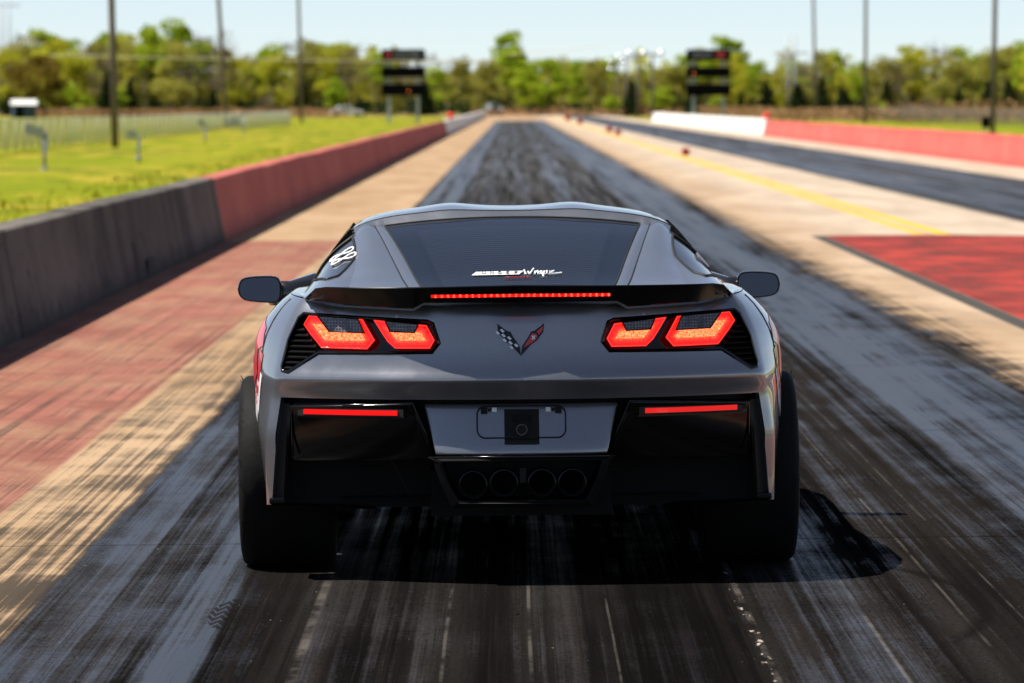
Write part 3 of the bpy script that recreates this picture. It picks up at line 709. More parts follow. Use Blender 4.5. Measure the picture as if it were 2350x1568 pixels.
tree(2020, 264, 222, 520, 'shrub', 'low green shrub right of the straight pole', wide=1.0)
tree(2085, 268, 205, 540, 'brush', 'grey brown leafless brush in the weeds right of the straight pole', wide=1.0)
tree(2130, 270, 215, 530, 'brush', 'pale leafless brush beside the round green shrub', wide=1.0)
tree(2178, 262, 222, 560, 'shrub', 'small round green shrub standing alone before the right weeds', wide=0.7)
tree(2200, 250, 190, 640, 'cedar', 'dark cedar at right behind the small round shrub', wide=1.5)
tree(2320, 250, 195, 640, 'cedar', 'dark cedar right of the rightmost pole', wide=1.4)
# the rest of the treeline
top_prof = [(-80, 95), (0, 100), (100, 78), (180, 88), (280, 80), (420, 70), (500, 90), (560, 104), (640, 96), (720, 84), (860, 94), (940, 104), (985, 134), (1030, 128), (1090, 140), (1150, 118), (1230, 118), (1300, 112), (1380, 122), (1450, 140),
            (1560, 136), (1620, 104), (1700, 112), (1745, 134), (1800, 118), (1880, 120), (1960, 124), (2040, 126), (2110, 98), (2200, 92), (2290, 98), (2360, 88), (2440, 90)]
NAM = {'bright': 'bright green tree', 'yellow': 'yellow green tree', 'olive': 'olive brown budding tree', 'tall': 'open crowned tree', 'cedar': 'low dark cedar', 'bare': 'pale leafless tree'}
MARKS = [(-999, 'left frame edge'), (262, 'leftmost pole'), (512, 'leaning pole'), (690, 'slim pole'), (925, 'left scoreboard'), (1168, 'lone tall tree'), (1400, 'lamp row'), (1625, 'right scoreboard'), (1868, 'pale leaning pole'), (1985, 'straight pole'), (2279, 'rightmost pole'), (9999, 'right frame edge')]
ORD = ['first', 'second', 'third', 'fourth', 'fifth', 'sixth', 'seventh', 'eighth', 'ninth', 'tenth', 'eleventh', 'twelfth']
rnd = random.Random(12); px = -40.0; TL = []
while px < 2400:
    t = interp(top_prof, px) + rnd.uniform(-12, 34)
    kinds = ['bright', 'yellow', 'olive', 'tall', 'yellow', 'bare', 'bare'] if px < 1000 else (['olive', 'bright', 'olive', 'tall', 'bare'] if px < 1560 else ['olive', 'bright', 'olive', 'yellow', 'bare', 'tall'])
    TL.append((px, 246, t, rnd.uniform(690, 860), rnd.choice(kinds), rnd.uniform(0.9, 1.35))); px += rnd.uniform(15, 25)
px = -30.0
while px < 2400:
    if not (1000 < px < 1330):
        TL.append((px, 247, rnd.uniform(165, 205), rnd.uniform(640, 688), rnd.choice(['cedar', 'cedar', 'olive', 'bright']), rnd.uniform(1.1, 1.7)))
    px += rnd.uniform(45, 85)
TL.sort(); seen = {}
for (px, by, t, Y, kd, wd) in TL:
    i = max(k for k in range(len(MARKS) - 1) if px >= MARKS[k][0]); q = seen[(i, kd)] = seen.get((i, kd), -1) + 1
    tree(px, by, t, Y, kd, '%s %s from left between %s and %s' % (ORD[min(q, 11)], NAM[kd], MARKS[i][1], MARKS[i + 1][1]), 'far treeline trees', wide=wd)
# understorey behind them, and the dry weeds in front: masses nobody could count
def tufts(name, label, n, x0, x1, y0, y1, mat, seed, size=(0.04, 0.10), pw=2.0):
    rng = np.random.RandomState(seed)
    x = x1 + (x0 - x1) * rng.rand(n) ** pw; y = y0 + (y1 - y0) * rng.rand(n) ** 2.4; hgt = rng.uniform(*size, n); th = rng.rand(n) * 6.28; w_ = hgt * 0.28
    lx, ly = rng.normal(0, .35, n) * hgt, rng.normal(0, .35, n) * hgt
    b0 = np.stack([x - np.cos(th) * w_, y - np.sin(th) * w_, np.full(n, -.05)], 1); b1 = np.stack([x + np.cos(th) * w_, y + np.sin(th) * w_, np.full(n, -.05)], 1); t = np.stack([x + lx, y + ly, hgt - .02], 1)
    o = from_mesh(name, np_mesh(name, np.stack([b0, b1, t], 1).reshape(-1, 3), np.arange(n * 3).reshape(-1, 3), mat)); tag(o, label, 'grass', None, 'stuff')
def mass(name, label, cat, n, xr, yr, zr, leaf, mat, seed, up=0.0, clump=None):
    rng = np.random.RandomState(seed)
    x = rng.uniform(*xr, n); y = rng.uniform(*yr, n); hh = 0.55 + 0.45 * np.sin(x * 0.35 + seed) * np.sin(x * 0.13 + 1.7) + 0.2 * np.sin(x * 1.1)
    z = zr[0] + (zr[1] - zr[0]) * rng.rand(n) ** 0.8 * np.clip(hh, 0.66, 1.1)
    v, f = quads(np.stack([x, y, z], 1), rng.uniform(.6, 1.4, n) * leaf, rng, up)
    o = from_mesh(name, np_mesh(name, v, f, mat)); tag(o, label, cat, None, 'stuff')
tufts('grass_tufts', 'short green and yellow grass on the left field', 9000, -9, -4.1, 30, 200, MAT['leaf_grass'], 21, (0.05, 0.085))
tufts('dry_grass', 'ragged dry grass along the foot of the left wall', 9000, -4.9, -3.95, 28, 150, MAT['leaf_straw'], 22, (0.06, 0.16))
mass('woodland', 'dense brown and green woodland filling in behind the treeline', 'woodland', 26000, (-105, 115), (865, 905), (0, 8.6), .50, MAT['leaf_olive'], 1)
mass('woodland', 'pale spring woodland showing between the treeline crowns', 'woodland', 18000, (-105, 115), (905, 935), (0, 11.5), .45, MAT['leaf_yellow'], 8)
mass('woodland_floor', 'dark undergrowth at the foot of the treeline', 'undergrowth', 7000, (-95, 105), (700, 860), (0, 3.2), .35, MAT['leaf_dark'], 2)
mass('dry_weeds', 'tan dry weeds in front of the left trees', 'weeds', 5000, (-66, -22), (628, 668), (0, 1.5), .16, MAT['leaf_brown'], 3)
mass('dry_weeds', 'tan dry weeds behind the salmon wall and right fence', 'weeds', 9000, (22, 72), (440, 600), (0, 1.9), .16, MAT['leaf_brown'], 4)
mass('dry_weeds', 'brown dry brush at the far end of the strip', 'weeds', 4000, (-6, 40), (690, 760), (0, 1.3), .2, MAT['leaf_brown'], 5)

# ================================================================== THE CAR
def mat_paint():
    m, n = M_new('grey metallic paint')
    x, y, z = n.obj()
    fl = n.noise(n.vec(x, y, z), 900, 2, 0.5); dust = n.noise(n.vec(x, y, z), 6, 5, 0.6)
    c = n.mix(n.ss(fl, 0.35, 0.7), (0.195, 0.204, 0.228), (0.29, 0.301, 0.330))
    r = n.mf(n.ss(dust, 0.4, 0.7), 0.30, 0.37)
    n.bsdf(c, r, 0.74, n.bump(fl, 0.05, 0.001), Coat_Weight=1.0, Coat_Roughness=0.02)
    return m
def mat_glass():
    m, n = M_new('tinted rear glass')
    x, y, z = n.obj()
    line = n.math('LESS_THAN', n.math('FRACT', n.mul(y, 30.0)), 0.16)
    inb = n.mul(n.math('LESS_THAN', n.math('ABSOLUTE', x), n.add(0.30, n.mul(y, 0.10))), n.mul(n.ss(y, -0.6, -0.58), n.ss(y, 0.55, 0.53)))
    g = n.node('ShaderNodeBsdfGlossy'); g.inputs['Roughness'].default_value = 0.03; g.inputs[0].default_value = (0.85, 0.9, 1, 1)
    t = n.node('ShaderNodeBsdfTransparent'); t.inputs[0].default_value = (0.36, 0.38, 0.42, 1)
    d = n.node('ShaderNodeBsdfDiffuse'); d.inputs[0].default_value = (0.006, 0.007, 0.008, 1)
    k1 = n.node('ShaderNodeMixShader'); k1.inputs[0].default_value = 0.45
    n.L(t.outputs[0], k1.inputs[1]); n.L(d.outputs[0], k1.inputs[2])
    kl = n.node('ShaderNodeMixShader'); d2 = n.node('ShaderNodeBsdfDiffuse'); d2.inputs[0].default_value = (0.05, 0.055, 0.07, 1)
    n._in(kl.inputs[0], n.mul(n.mul(line, inb), 0.55)); n.L(k1.outputs[0], kl.inputs[1]); n.L(d2.outputs[0], kl.inputs[2])
    fr = n.node('ShaderNodeFresnel'); fr.inputs[0].default_value = 1.45
    k2 = n.node('ShaderNodeMixShader'); n._in(k2.inputs[0], n.mul(fr.outputs[0], 0.8)); n.L(kl.outputs[0], k2.inputs[1]); n.L(g.outputs[0], k2.inputs[2])
    n.L(k2.outputs[0], n.out.inputs[0]); return m
def mat_led(name, c0, c1, s0, s1, scale, dots=True):
    m, n = M_new(name); x, y, z = n.obj()
    a = n.math('SINE', n.mul(x, scale * 6.283))
    if dots: a = n.mul(a, n.math('SINE', n.mul(z, scale * 6.283)))
    nz = n.noise(n.vec(x, 0.0, z), 130, 3, 0.7)
    n1 = n.noise(n.vec(n.mul(x, 90), 0.0, n.mul(z, 330)), 1.0, 3, 0.6); n2 = n.noise(n.vec(n.mul(x, 330), 0.0, n.mul(z, 90)), 1.0, 3, 0.6)
    f = n.math('ADD', n.mul(a, 0.24 if not dots else 0.0), nz if not dots else n.add(0.02, n.mul(n.add(n1, n2), 0.62)), clamp=True); f = n.ss(f, 0.42, 0.98)
    n.bsdf((0.12, 0.004, 0.003), 0.12, 0, None, Emission_Color=n.mix(f, c0, c1), Emission_Strength=n.mf(f, s0, s1), Coat_Weight=0.6)
    return m
def mat_clear():
    m, n = M_new('reverse lamp lens'); x, y, z = n.obj()
    a = n.math('LESS_THAN', n.math('FRACT', n.mul(x, 95.0)), 0.25); b = n.math('LESS_THAN', n.math('FRACT', n.mul(z, 95.0)), 0.25)
    f = n.mx(a, b); nz = n.noise(n.vec(x, 0.0, z), 30, 3)
    c = n.mix(n.mul(f, n.ss(nz, 0.35, 0.65)), (0.045, 0.040, 0.042), (0.34, 0.29, 0.30)); c = n.mix(n.mul(n.ss(nz, 0.50, 0.66), 0.7), c, (0.02, 0.018, 0.019))
    n.bsdf(c, 0.25, 0.3, None, Coat_Weight=1.0); return m
def mat_mesh():
    m, n = M_new('black vent mesh'); x, y, z = n.obj()
    u = n.math('FRACT', n.mul(n.add(x, z), 80)); v = n.math('FRACT', n.mul(n.sub(x, z), 80))
    f = n.mx(n.math('LESS_THAN', u, 0.3), n.math('LESS_THAN', v, 0.3))
    n.bsdf(n.mix(f, (0.002, 0.002, 0.002), (0.018, 0.018, 0.018)), 0.5); return m
MAT['paint'] = mat_paint(); MAT['glass'] = mat_glass(); MAT['clear'] = mat_clear(); MAT['mesh'] = mat_mesh()
MAT['led_outer'] = mat_led('lit red lamp edge', (0.95, 0.002, 0.001), (1.0, 0.010, 0.003), 0.5, 0.85, 160)
MAT['led_inner'] = mat_led('lit red lamp core', (1.0, 0.008, 0.003), (1.0, 0.13, 0.03), 0.7, 1.5, 75)
MAT['led_mid'] = mat_led('lit red lamp band', (1.0, 0.004, 0.002), (1.0, 0.045, 0.010), 0.6, 1.1, 110)
MAT['led_hot'] = mat_led('lit red lamp filaments', (1.0, 0.03, 0.006), (1.0, 0.40, 0.13), 0.8, 2.3, 75)
MAT['led_line'] = m_emit('lit lens outline', (1.0, 0.035, 0.025), 0.95)
MAT['led_bar'] = mat_led('lit high brake lamp', (1.0, 0.006, 0.003), (1.0, 0.10, 0.06), 0.7, 2.2, 48, False)
MAT['gloss'] = m_plain('gloss black', (0.003, 0.003, 0.0035), 0.14, 0, 0.2, 5, Specular_IOR_Level=0.4)
MAT['satin'] = m_plain('satin black plastic', (0.004, 0.004, 0.0045), 0.5, 0, 0.3, 12, Specular_IOR_Level=0.15)
MAT['reflector'] = m_plain('red reflector with added glow', (0.55, 0.004, 0.004), 0.25, 0, 0.1, 40, Coat_Weight=1.0, Emission_Color=(1.0, 0.004, 0.003), Emission_Strength=0.42)  # passive reflector, no lamp; the red glow is added by emission
MAT['chrome'] = m_plain('dark chrome', (0.35, 0.36, 0.38), 0.18, 1.0, 0.1)
MAT['tip'] = m_plain('sooty exhaust tip', (0.03, 0.03, 0.032), 0.25, 1.0, 0.3)
MAT['screw'] = m_plain('bright screw', (0.65, 0.66, 0.68), 0.35, 0.7)
MAT['decal_red'] = m_plain('red vinyl', (0.55, 0.02, 0.03), 0.35, 0, 0.2, 20, Coat_Weight=0.5)
MAT['decal_white'] = m_plain('white vinyl', (0.80, 0.80, 0.80), 0.4, 0, 0.05, 20)
MAT['decal_black'] = m_plain('black vinyl', (0.006, 0.006, 0.007), 0.4)
MAT['cabin'] = m_plain('cabin trim', (0.02, 0.02, 0.022), 0.8)
MAT['cabin_grey'] = m_plain('grey cabin panel', (0.45, 0.46, 0.48), 0.7)
MAT['mirror_glass'] = m_plain('mirror glass', (0.13, 0.135, 0.145), 0.03, 1.0, 0.02)
MAT['blackcar'] = m_plain('black mirror shell', (0.01, 0.01, 0.011), 0.2, 0, 0.2, 5, Coat_Weight=0.8)
MAT['seal'] = m_plain('black seal', (0.004, 0.004, 0.004), 0.6)

car = empty('sports_car', (0.024, 17.12, gz(0.0)), (0, R(-0.52), R(0.9)))
car.scale = (1.006, 1.006, 1.006)
tag(car, 'grey metallic sports coupe seen from behind with brake lights lit, on the rubbered lane', 'car')

# ---- shape of the painted shell, car space: x right, y forward from the rear axle, z up
YR = [(.20, -.82), (.44, -.845), (.60, -.858), (.640, -.864), (.665, -.880), (.690, -.897), (.700, -.901), (.710, -.899), (.725, -.890), (.76, -.877), (.80, -.868), (.86, -.858), (.92, -.848), (.96, -.836), (.985, -.80)]
XC = [(.20, .877), (.30, .877), (.5, .872), (.6, .852), (.70, .832), (.80, .812), (.85, .800), (.90, .780), (.93, .768), (.965, .742), (.985, .73)]
XW = [(.16, .84), (.26, .877), (.35, .902), (.5, .925), (.65, .934), (.74, .933), (.80, .926), (.84, .913), (.89, .885), (.93, .850), (.96, .818), (.974, .798), (.985, .78)]
KY = [(-.1, 1), (.3, .995), (.7, .965), (1.1, .945), (1.6, .955), (2.2, .985), (2.7, 1.0), (3.0, .985), (3.25, .92), (3.45, .78), (3.55, .60)]
ZK = [(-.1, 1), (.3, .998), (.9, .978), (1.6, .962), (2.2, .93), (2.7, .885), (3.1, .79), (3.4, .68), (3.55, .62)]
W1, W2 = 0.83, 0.57
def _raw(v, z):
    xc = interp(XC, z); yr = interp(YR, z); yc = -.605 + (yr + .88) * .75; xw_ = interp(XW, z)
    if v <= W1:
        u = v / W1; hv = z - (.912 + u * xc / .345 * .05); return (u * xc, yr + (yc - yr) * u ** 2.3 + (max(0.0, hv) * .8 if u * xc < .40 else 0.0), z)
    if v <= W1 + W2:
        t = (v - W1) / W2; return (xc + (xw_ - xc) * (1 - (1 - t) ** 2), yc + (-.05 - yc) * t, z)
    y = -.05 + (v - W1 - W2); return (xw_ * interp(KY, y), y, z * interp(ZK, y))
def S(v, z):
    if v < 0.5: return Vector(_raw(v, z))
    a = Vector((0, 0, 0)); ks = (-.030, -.018, -.006, .006, .018, .030)
    for k in ks: a += Vector(_raw(v + k, z))
    return a / len(ks)
def V_of(x, z): return x / interp(XC, z) * W1
def rear(x, z):                     # point on the tail for a given rear-view place
    sg = -1 if x < 0 else 1; p = S(V_of(abs(x), z), z); return Vector((sg * p.x, p.y, p.z))
def dens(poly, d, closed=True):
    out = []; n = len(poly)
    for i in range(n if closed else n - 1):
        a, b = poly[i], poly[(i + 1) % n]; L = math.hypot(b[0] - a[0], b[1] - a[1]); k = max(1, int(math.ceil(L / d)))
        for j in range(k): out.append((a[0] + (b[0] - a[0]) * j / k, a[1] + (b[1] - a[1]) * j / k))
    if not closed: out.append(poly[-1])
    return out
def inside(p, poly):
    x, y = p; c = False; n = len(poly); j = n - 1
    for i in range(n):
        xi, yi = poly[i]; xj, yj = poly[j]
        if (yi > y) != (yj > y) and x < (xj - xi) * (y - yi) / (yj - yi) + xi: c = not c
        j = i
    return c
def region(outer, holes=(), d=0.02, dense=None, zl=()):
    """triangulate a region of the plane with crisp borders; returns 2d points and triangles"""
    loops = [dens(outer, d)] + [dens(h, d * 0.6) for h in holes]
    V = []; E = []
    for L in loops:
        b = len(V); V += [Vector(p) for p in L]; E += [(b + i, b + (i + 1) % len(L)) for i in range(len(L))]
    xs = [p[0] for p in outer]; ys = [p[1] for p in outer]
    rows = list(np.arange(min(ys) + d * .5, max(ys), d))
    for z in zl: rows = [r_ for r_ in rows if abs(r_ - z) > d * .45] + [z]
    for yy in rows:
        for xx in np.arange(min(xs) + d * .5, max(xs), d):
            p = (float(xx), float(yy))
            if not inside(p, outer): continue
            if any(inside(p, h) for h in holes): continue
            V.append(Vector(p))
    ov, oe, of, *_ = delaunay_2d_cdt(V, E, [], 0, 1e-6)
    out = []
    for t in of:
        c = (sum(ov[i].x for i in t) / 3, sum(ov[i].y for i in t) / 3)
        if inside(c, outer) and not any(inside(c, h) for h in holes): out.append(tuple(t))
    return [(p.x, p.y) for p in ov], out
def weld_mirror(v, f, mirror=True, flip=False):
    bm = bmesh.new(); bv = [bm.verts.new(p) for p in v]
    for t in f:
        try: bm.faces.new([bv[i] for i in (t[::-1] if flip else t)])
        except ValueError: pass
    if mirror:
        bw = [bm.verts.new((-p[0], p[1], p[2])) for p in v]
        for t in f:
            try: bm.faces.new([bw[i] for i in (t if flip else t[::-1])])
            except ValueError: pass
    bmesh.ops.remove_doubles(bm, verts=bm.verts, dist=0.0006)
    bmesh.ops.recalc_face_normals(bm, faces=bm.faces)
    me = bpy.data.meshes.new('m'); bm.to_mesh(me); bm.free(); return me
def surf(name, me, mat, parent, smooth=True, sharp=38):
    me.name = name; me.materials.append(mat)
    if smooth:
        me.polygons.foreach_set('use_smooth', [True] * len(me.polygons)); me.set_sharp_from_angle(angle=R(sharp))
    return from_mesh(name, me, parent)

# ---- painted shell with lamp openings, wheel arches and the lower tail opening
HOUSING = [(.740, .930), (.316, .910), (.296, .901), (.274, .834), (.301, .801), (.690, .795), (.795, .728), (.822, .733), (.826, .748), (.800, .838), (.760, .915)]
HOUSING = [(x, z - .008) for x, z in HOUSING]
def arch_pt(yc_, a, r=.385):
    y, z = yc_ + r * math.cos(a), .345 + r * math.sin(a)
    if y < -.05:
        yr = interp(YR, z); ycr = -.605 + (yr + .88) * .75; return (W1 + (y - ycr) / (-.05 - ycr) * W2, z)
    return (W1 + W2 + y + .05, z / interp(ZK, y))
outer = [(0, .634), (V_of(.822, .634), .634), (V_of(.842, .45), .45), (V_of(.856, .30), .30), (V_of(.862, .262), .262), (W1 + .08, .255)]
outer += [arch_pt(0, math.pi + .22 - k * (math.pi + .44 + .18) / 22) for k in range(23)]
outer += [(W1 + W2 + .55, .17), (W1 + W2 + 2.2, .175)]
outer += [arch_pt(2.71, math.pi + .42 - k * (math.pi + .84) / 20, .37) for k in range(21)]
outer += [(W1 + W2 + 3.35, .22), (W1 + W2 + 3.58, .24), (W1 + W2 + 3.58, .974)]
outer += [(W1 + W2 + q, .974) for q in (2.4, 1.2, .4, 0)] + [(W1, .970), (.4, .965), (0, .965)]
hole = [(V_of(x, z), z) for x, z in HOUSING]
P2, T2 = region(outer, [hole], .022, zl=(.700, .690, .710, .725, .665))
shell = weld_mirror([S(a, b) for a, b in P2], T2)
body = surf('body_shell', shell, MAT['paint'], car, True, 50)

def on_rear(poly, off, spacing=.02, mirror=True):
    p, t = region([(V_of(x, z), z) for x, z in poly], (), spacing)
    return [S(a, b) + Vector((0, off, 0)) for a, b in p], t
def plate(name, poly, off, depth, mat, parent, side=0, spacing=.02, edge=None):
    """a solid piece following the tail: front face off metres inside the skin, walls depth metres deep; side -1/+1 or 0 for one object across both"""
    v, t = on_rear(poly, off, spacing); v = [tuple(q) for q in v]; f = [tuple(q) for q in t]
    b = dens([(V_of(x, z), z) for x, z in poly], spacing); n = len(b); base = len(v)
    fr = [S(a, c) + Vector((0, off, 0)) for a, c in b]
    v += [tuple(q) for q in fr] + [(q.x, q.y + depth, q.z) for q in fr]
    f += [(base + i, base + (i + 1) % n, base + n + (i + 1) % n, base + n + i) for i in range(n)]
    sg = side if side else 1
    v = [(sg * q[0], q[1], q[2]) for q in v]
    me = weld_mirror(v, f, side == 0)
    return surf(name, me, mat, parent, True, 30)
def shrink(poly, d):
    n = len(poly); out = []; A = sum(poly[i][0] * poly[(i + 1) % n][1] - poly[(i + 1) % n][0] * poly[i][1] for i in range(n)); sg = 1 if A > 0 else -1
    for i in range(n):
        p0, p1, p2 = (Vector(poly[j % n]) for j in (i - 1, i, i + 1)); a = (p1 - p0).normalized(); b = (p2 - p1).normalized()
        na = Vector((-a.y, a.x)) * sg; nb = Vector((-b.y, b.x)) * sg; m_ = na + nb; m_ = m_ / max(.35, m_.dot(na)); out.append((p1.x + m_.x * d, p1.y + m_.y * d))
    return out
def rim(name, poly, w0, w1, off, mat, parent, side):
    """thin frame that follows the edge of a polygon on the tail"""
    a = dens(shrink(poly, w0), .02); n = len(a); A, B = shrink(poly, w0), shrink(poly, w1); a = []; b = []
    for i in range(len(A)):
        for j in range(5):
            t = j / 5; k = (i + 1) % len(A); a.append((A[i][0] * (1 - t) + A[k][0] * t, A[i][1] * (1 - t) + A[k][1] * t)); b.append((B[i][0] * (1 - t) + B[k][0] * t, B[i][1] * (1 - t) + B[k][1] * t))
    n = len(a); va = [rear(*q) + Vector((0, off, 0)) for q in a]; vm = [rear(*((Vector(a[i]) + Vector(b[i])) / 2)) + Vector((0, off - .004, 0)) for i in range(n)]; vb = [rear(*q) + Vector((0, off + .002, 0)) for q in b]
    vs = [(side * q.x, q.y, q.z) for q in va + vm + vb]; fs = []
    for r_ in range(2): fs += [(r_ * n + i, r_ * n + (i + 1) % n, (r_ + 1) * n + (i + 1) % n, (r_ + 1) * n + i) for i in range(n)]
    me = weld_mirror(vs, fs, False); return surf(name, me, mat, parent, True, 60)

# ---- tail lamps
LENS_A = [(.740, .891), (.722, .922), (.536, .912), (.495, .842), (.521, .812), (.679, .814)]
CLEAR_A = [(.690, .921), (.553, .9135), (.532, .868), (.652, .871)]
LENS_B = [(.498, .910), (.3186, .893), (.292, .843), (.308, .8155), (.426, .8155), (.452, .839)]
CLEAR_B = [(.4575, .907), (.347, .897), (.36, .870), (.4425, .873)]
LENS_A, CLEAR_A, LENS_B, CLEAR_B = ([(x, z - .008) for x, z in q] for q in (LENS_A, CLEAR_A, LENS_B, CLEAR_B))
for sd in (-1, 1):
    # the bowl: back wall and sides
    v, t = on_rear(HOUSING, .040); v = [tuple(q) for q in v]; f = [tuple(q) for q in t]
    b = dens([(V_of(x, z), z) for x, z in HOUSING], .013); n_ = len(b); base = len(v); fr = [S(a, c) for a, c in b]
    v += [tuple(q) for q in fr] + [(q.x, q.y + .041, q.z) for q in fr]; f += [(base + i, base + (i + 1) % n_, base + n_ + (i + 1) % n_, base + n_ + i) for i in range(n_)]
    h = surf('tail_lamp', weld_mirror([(sd * q[0], q[1], q[2]) for q in v], f, False), MAT['gloss'], car, True, 30)
    rim('trim', HOUSING, -.004, .007, -.001, MAT['gloss'], h, sd)
    for LN, CL in ((LENS_A, CLEAR_A), (LENS_B, CLEAR_B)):
        plate('lens', LN, .012, .03, MAT['led_outer'], h, sd, .014)
        plate('lit_core', shrink(LN, .0115), .0095, .004, MAT['led_mid'], h, sd, .012)
        plate('lit_core', shrink(LN, .0195), .007, .004, MAT['led_inner'], h, sd, .012)
        plate('lit_core', shrink(LN, .0265), .006, .004, MAT['led_hot'], h, sd, .012)
        plate('clear_lens', CL, .004, .006, MAT['clear'], h, sd, .012)
        rim('lens_outline', LN, -.0005, .0035, .009, MAT['led_line'], h, sd)
        rim('clear_bezel', CL, -.003, .002, .003, MAT['satin'], h, sd)
    LOUV = [(.752, .897), (.746, .877), (.690, .798), (.797, .726), (.818, .730), (.794, .830), (.760, .900)]
    for k in range(8):
        z = .736 + k * .0185; xsn = []
        for i in range(len(LOUV)):
            (x0, z0), (x1, z1) = LOUV[i], LOUV[(i + 1) % len(LOUV)]
            if (z0 > z) != (z1 > z): xsn.append(x0 + (x1 - x0) * (z - z0) / (z1 - z0))
        if len(xsn) < 2: continue
        a, b = min(xsn), max(xsn); rows = []
        for q in range(6):
            x = a + (b - a) * q / 5; p = rear(x, z)
            rows.append([(sd * p.x, p.y + .030, z + .006), (sd * p.x, p.y + .008, z - .001), (sd * p.x, p.y + .009, z - .005), (sd * p.x, p.y + .030, z - .001)])
        mb = MB(); mb.grid(rows); mb.build('louvre', MAT['satin'], h, True, 30)

# ---- crossed flag emblem
def emblem():
    up = lambda P: [(x * 1.04, (z - .776) * 1.05 + .783) for x, z in P]
    R_W = [(0, .776), (.004, .806), (.026, .838), (.033, .852), (.046, .856), (.0765, .879), (.0735, .852), (.052, .824), (.034, .812)]
    def put(poly, o, mt, nm, par, sg):
        poly = up(poly)
        p_, t_ = region(poly, (), .012); v = [rear(a, b) + Vector((0, o, 0)) for a, b in p_]; v = [(sg * q.x, q.y, q.z) for q in v]; f = list(t_)
        n = len(poly); base = len(v); fr = [rear(a, b) + Vector((0, o, 0)) for a, b in poly]; v += [(sg * q.x, q.y, q.z) for q in fr] + [(sg * q.x, q.y + .009, q.z) for q in fr]
        f += [(base + i, base + (i + 1) % n, base + n + (i + 1) % n, base + n + i) for i in range(n)]
        return surf(nm, weld_mirror(v, f, False), MAT[mt], par, False)
    root = put(R_W, -.008, 'gloss', 'emblem', car, 1); put(R_W, -.008, 'gloss', 'flag_wing', root, -1)
    put([(.007, .800), (.028, .833), (.036, .847), (.049, .846), (.0555, .838), (.046, .824), (.033, .815)], -.0105, 'decal_red', 'red_flag', root, 1)
    put([(.052, .853), (.0725, .870), (.0700, .856), (.058, .842)], -.0105, 'decal_red', 'red_flag', root, 1)
    put([(.034, .828), (.038, .826), (.048, .839), (.044, .841)], -.0125, 'screw', 'flag_cross', root, 1); put([(.034, .838), (.044, .828), (.047, .831), (.037, .841)], -.0127, 'screw', 'flag_cross', root, 1)
    for i in range(5):
        for j in range(3):
            if (i + j) % 2: continue
            a = Vector((.012, .804)) + Vector((.0112, .0118)) * i + Vector((.0075, -.0035)) * (j - .6)
            q = [tuple(a), tuple(a + Vector((.0070, -.0033))), tuple(a + Vector((.0070 + .0085, -.0033 + .009))), tuple(a + Vector((.0085, .009)))]
            put(q, -.0105, 'screw', 'flag_check', root, -1)
    return root
emblem()

# ---- rear spoiler with its lamp bar
def sp_sec(x):
    t = abs(x) / .735; p = rear(min(abs(x), .72), .955); yl = p.y - interp([(0, .100), (.4, .118), (.6, .115), (.70, .07), (.735, .02)], abs(x))
    zt = interp([(0, 1.0225), (.66, 1.016), (.697, 1.010), (.735, .974)], abs(x))
    zb = interp([(0, .9625), (.325, .9655), (.36, .9475), (.6, .958), (.735, .970)], abs(x))
    wd = interp([(0, .30), (.6, .28), (.735, .17)], abs(x))
    return [(x, yl + wd, .960), (x, yl + wd * .55, zt * .45 + .975 * .55), (x, yl + .03, zt - .004), (x, yl + .003, zt), (x, yl, zt - .003), (x, yl + .012, (zt + zb) / 2), (x, yl + .022, zb), (x, yl + .06, zb - .012), (x, yl + wd, .940)]
xs = sorted(set([round(q, 4) for q in list(np.linspace(-.735, .735, 63)) + [-.36, -.325, .36, .325, .697, -.697, .66, -.66]]))
mb = MB(); mb.grid([sp_sec(x) for x in xs]); n_ = 9
mb.f += [tuple(range(n_)), tuple(range(len(mb.v) - 1, len(mb.v) - n_ - 1, -1))]
sp = mb.build('spoiler', MAT['gloss'], car, True, 22)
rows = []
for x in np.linspace(-.302, .302, 41):
    s_ = sp_sec(x); yf = s_[5][1] + .002; rows.append([(x, yf - .009, .9925), (x, yf - .013, .9908), (x, yf - .012, .9845), (x, yf - .008, .9825)])
mb = MB(); mb.grid(rows); mb.build('brake_lamp_bar', MAT['led_bar'], sp, True, 40)
rows = []
for x in np.linspace(-.325, .325, 41):
    s_ = sp_sec(x); yf = s_[5][1] + .002; rows.append([(x, yf - .004, 1.000), (x, yf - .011, .9965), (x, yf - .006, .994)])
mb = MB(); mb.grid(rows); mb.build('lamp_hood', MAT['gloss'], sp, True, 40)
# deck under the spoiler
mb = MB(); mb.grid([[tuple(S(v_, .9665 if v_ < W1 else .970) * 1.0) if True else None for v_ in np.linspace(0, W1, 20)], [(min(S(v_, .966).x, .70), -.55, .958) for v_ in np.linspace(0, W1, 20)]])
me = weld_mirror(mb.v, mb.f); surf('deck_lid', me, MAT['paint'], car, True, 40)

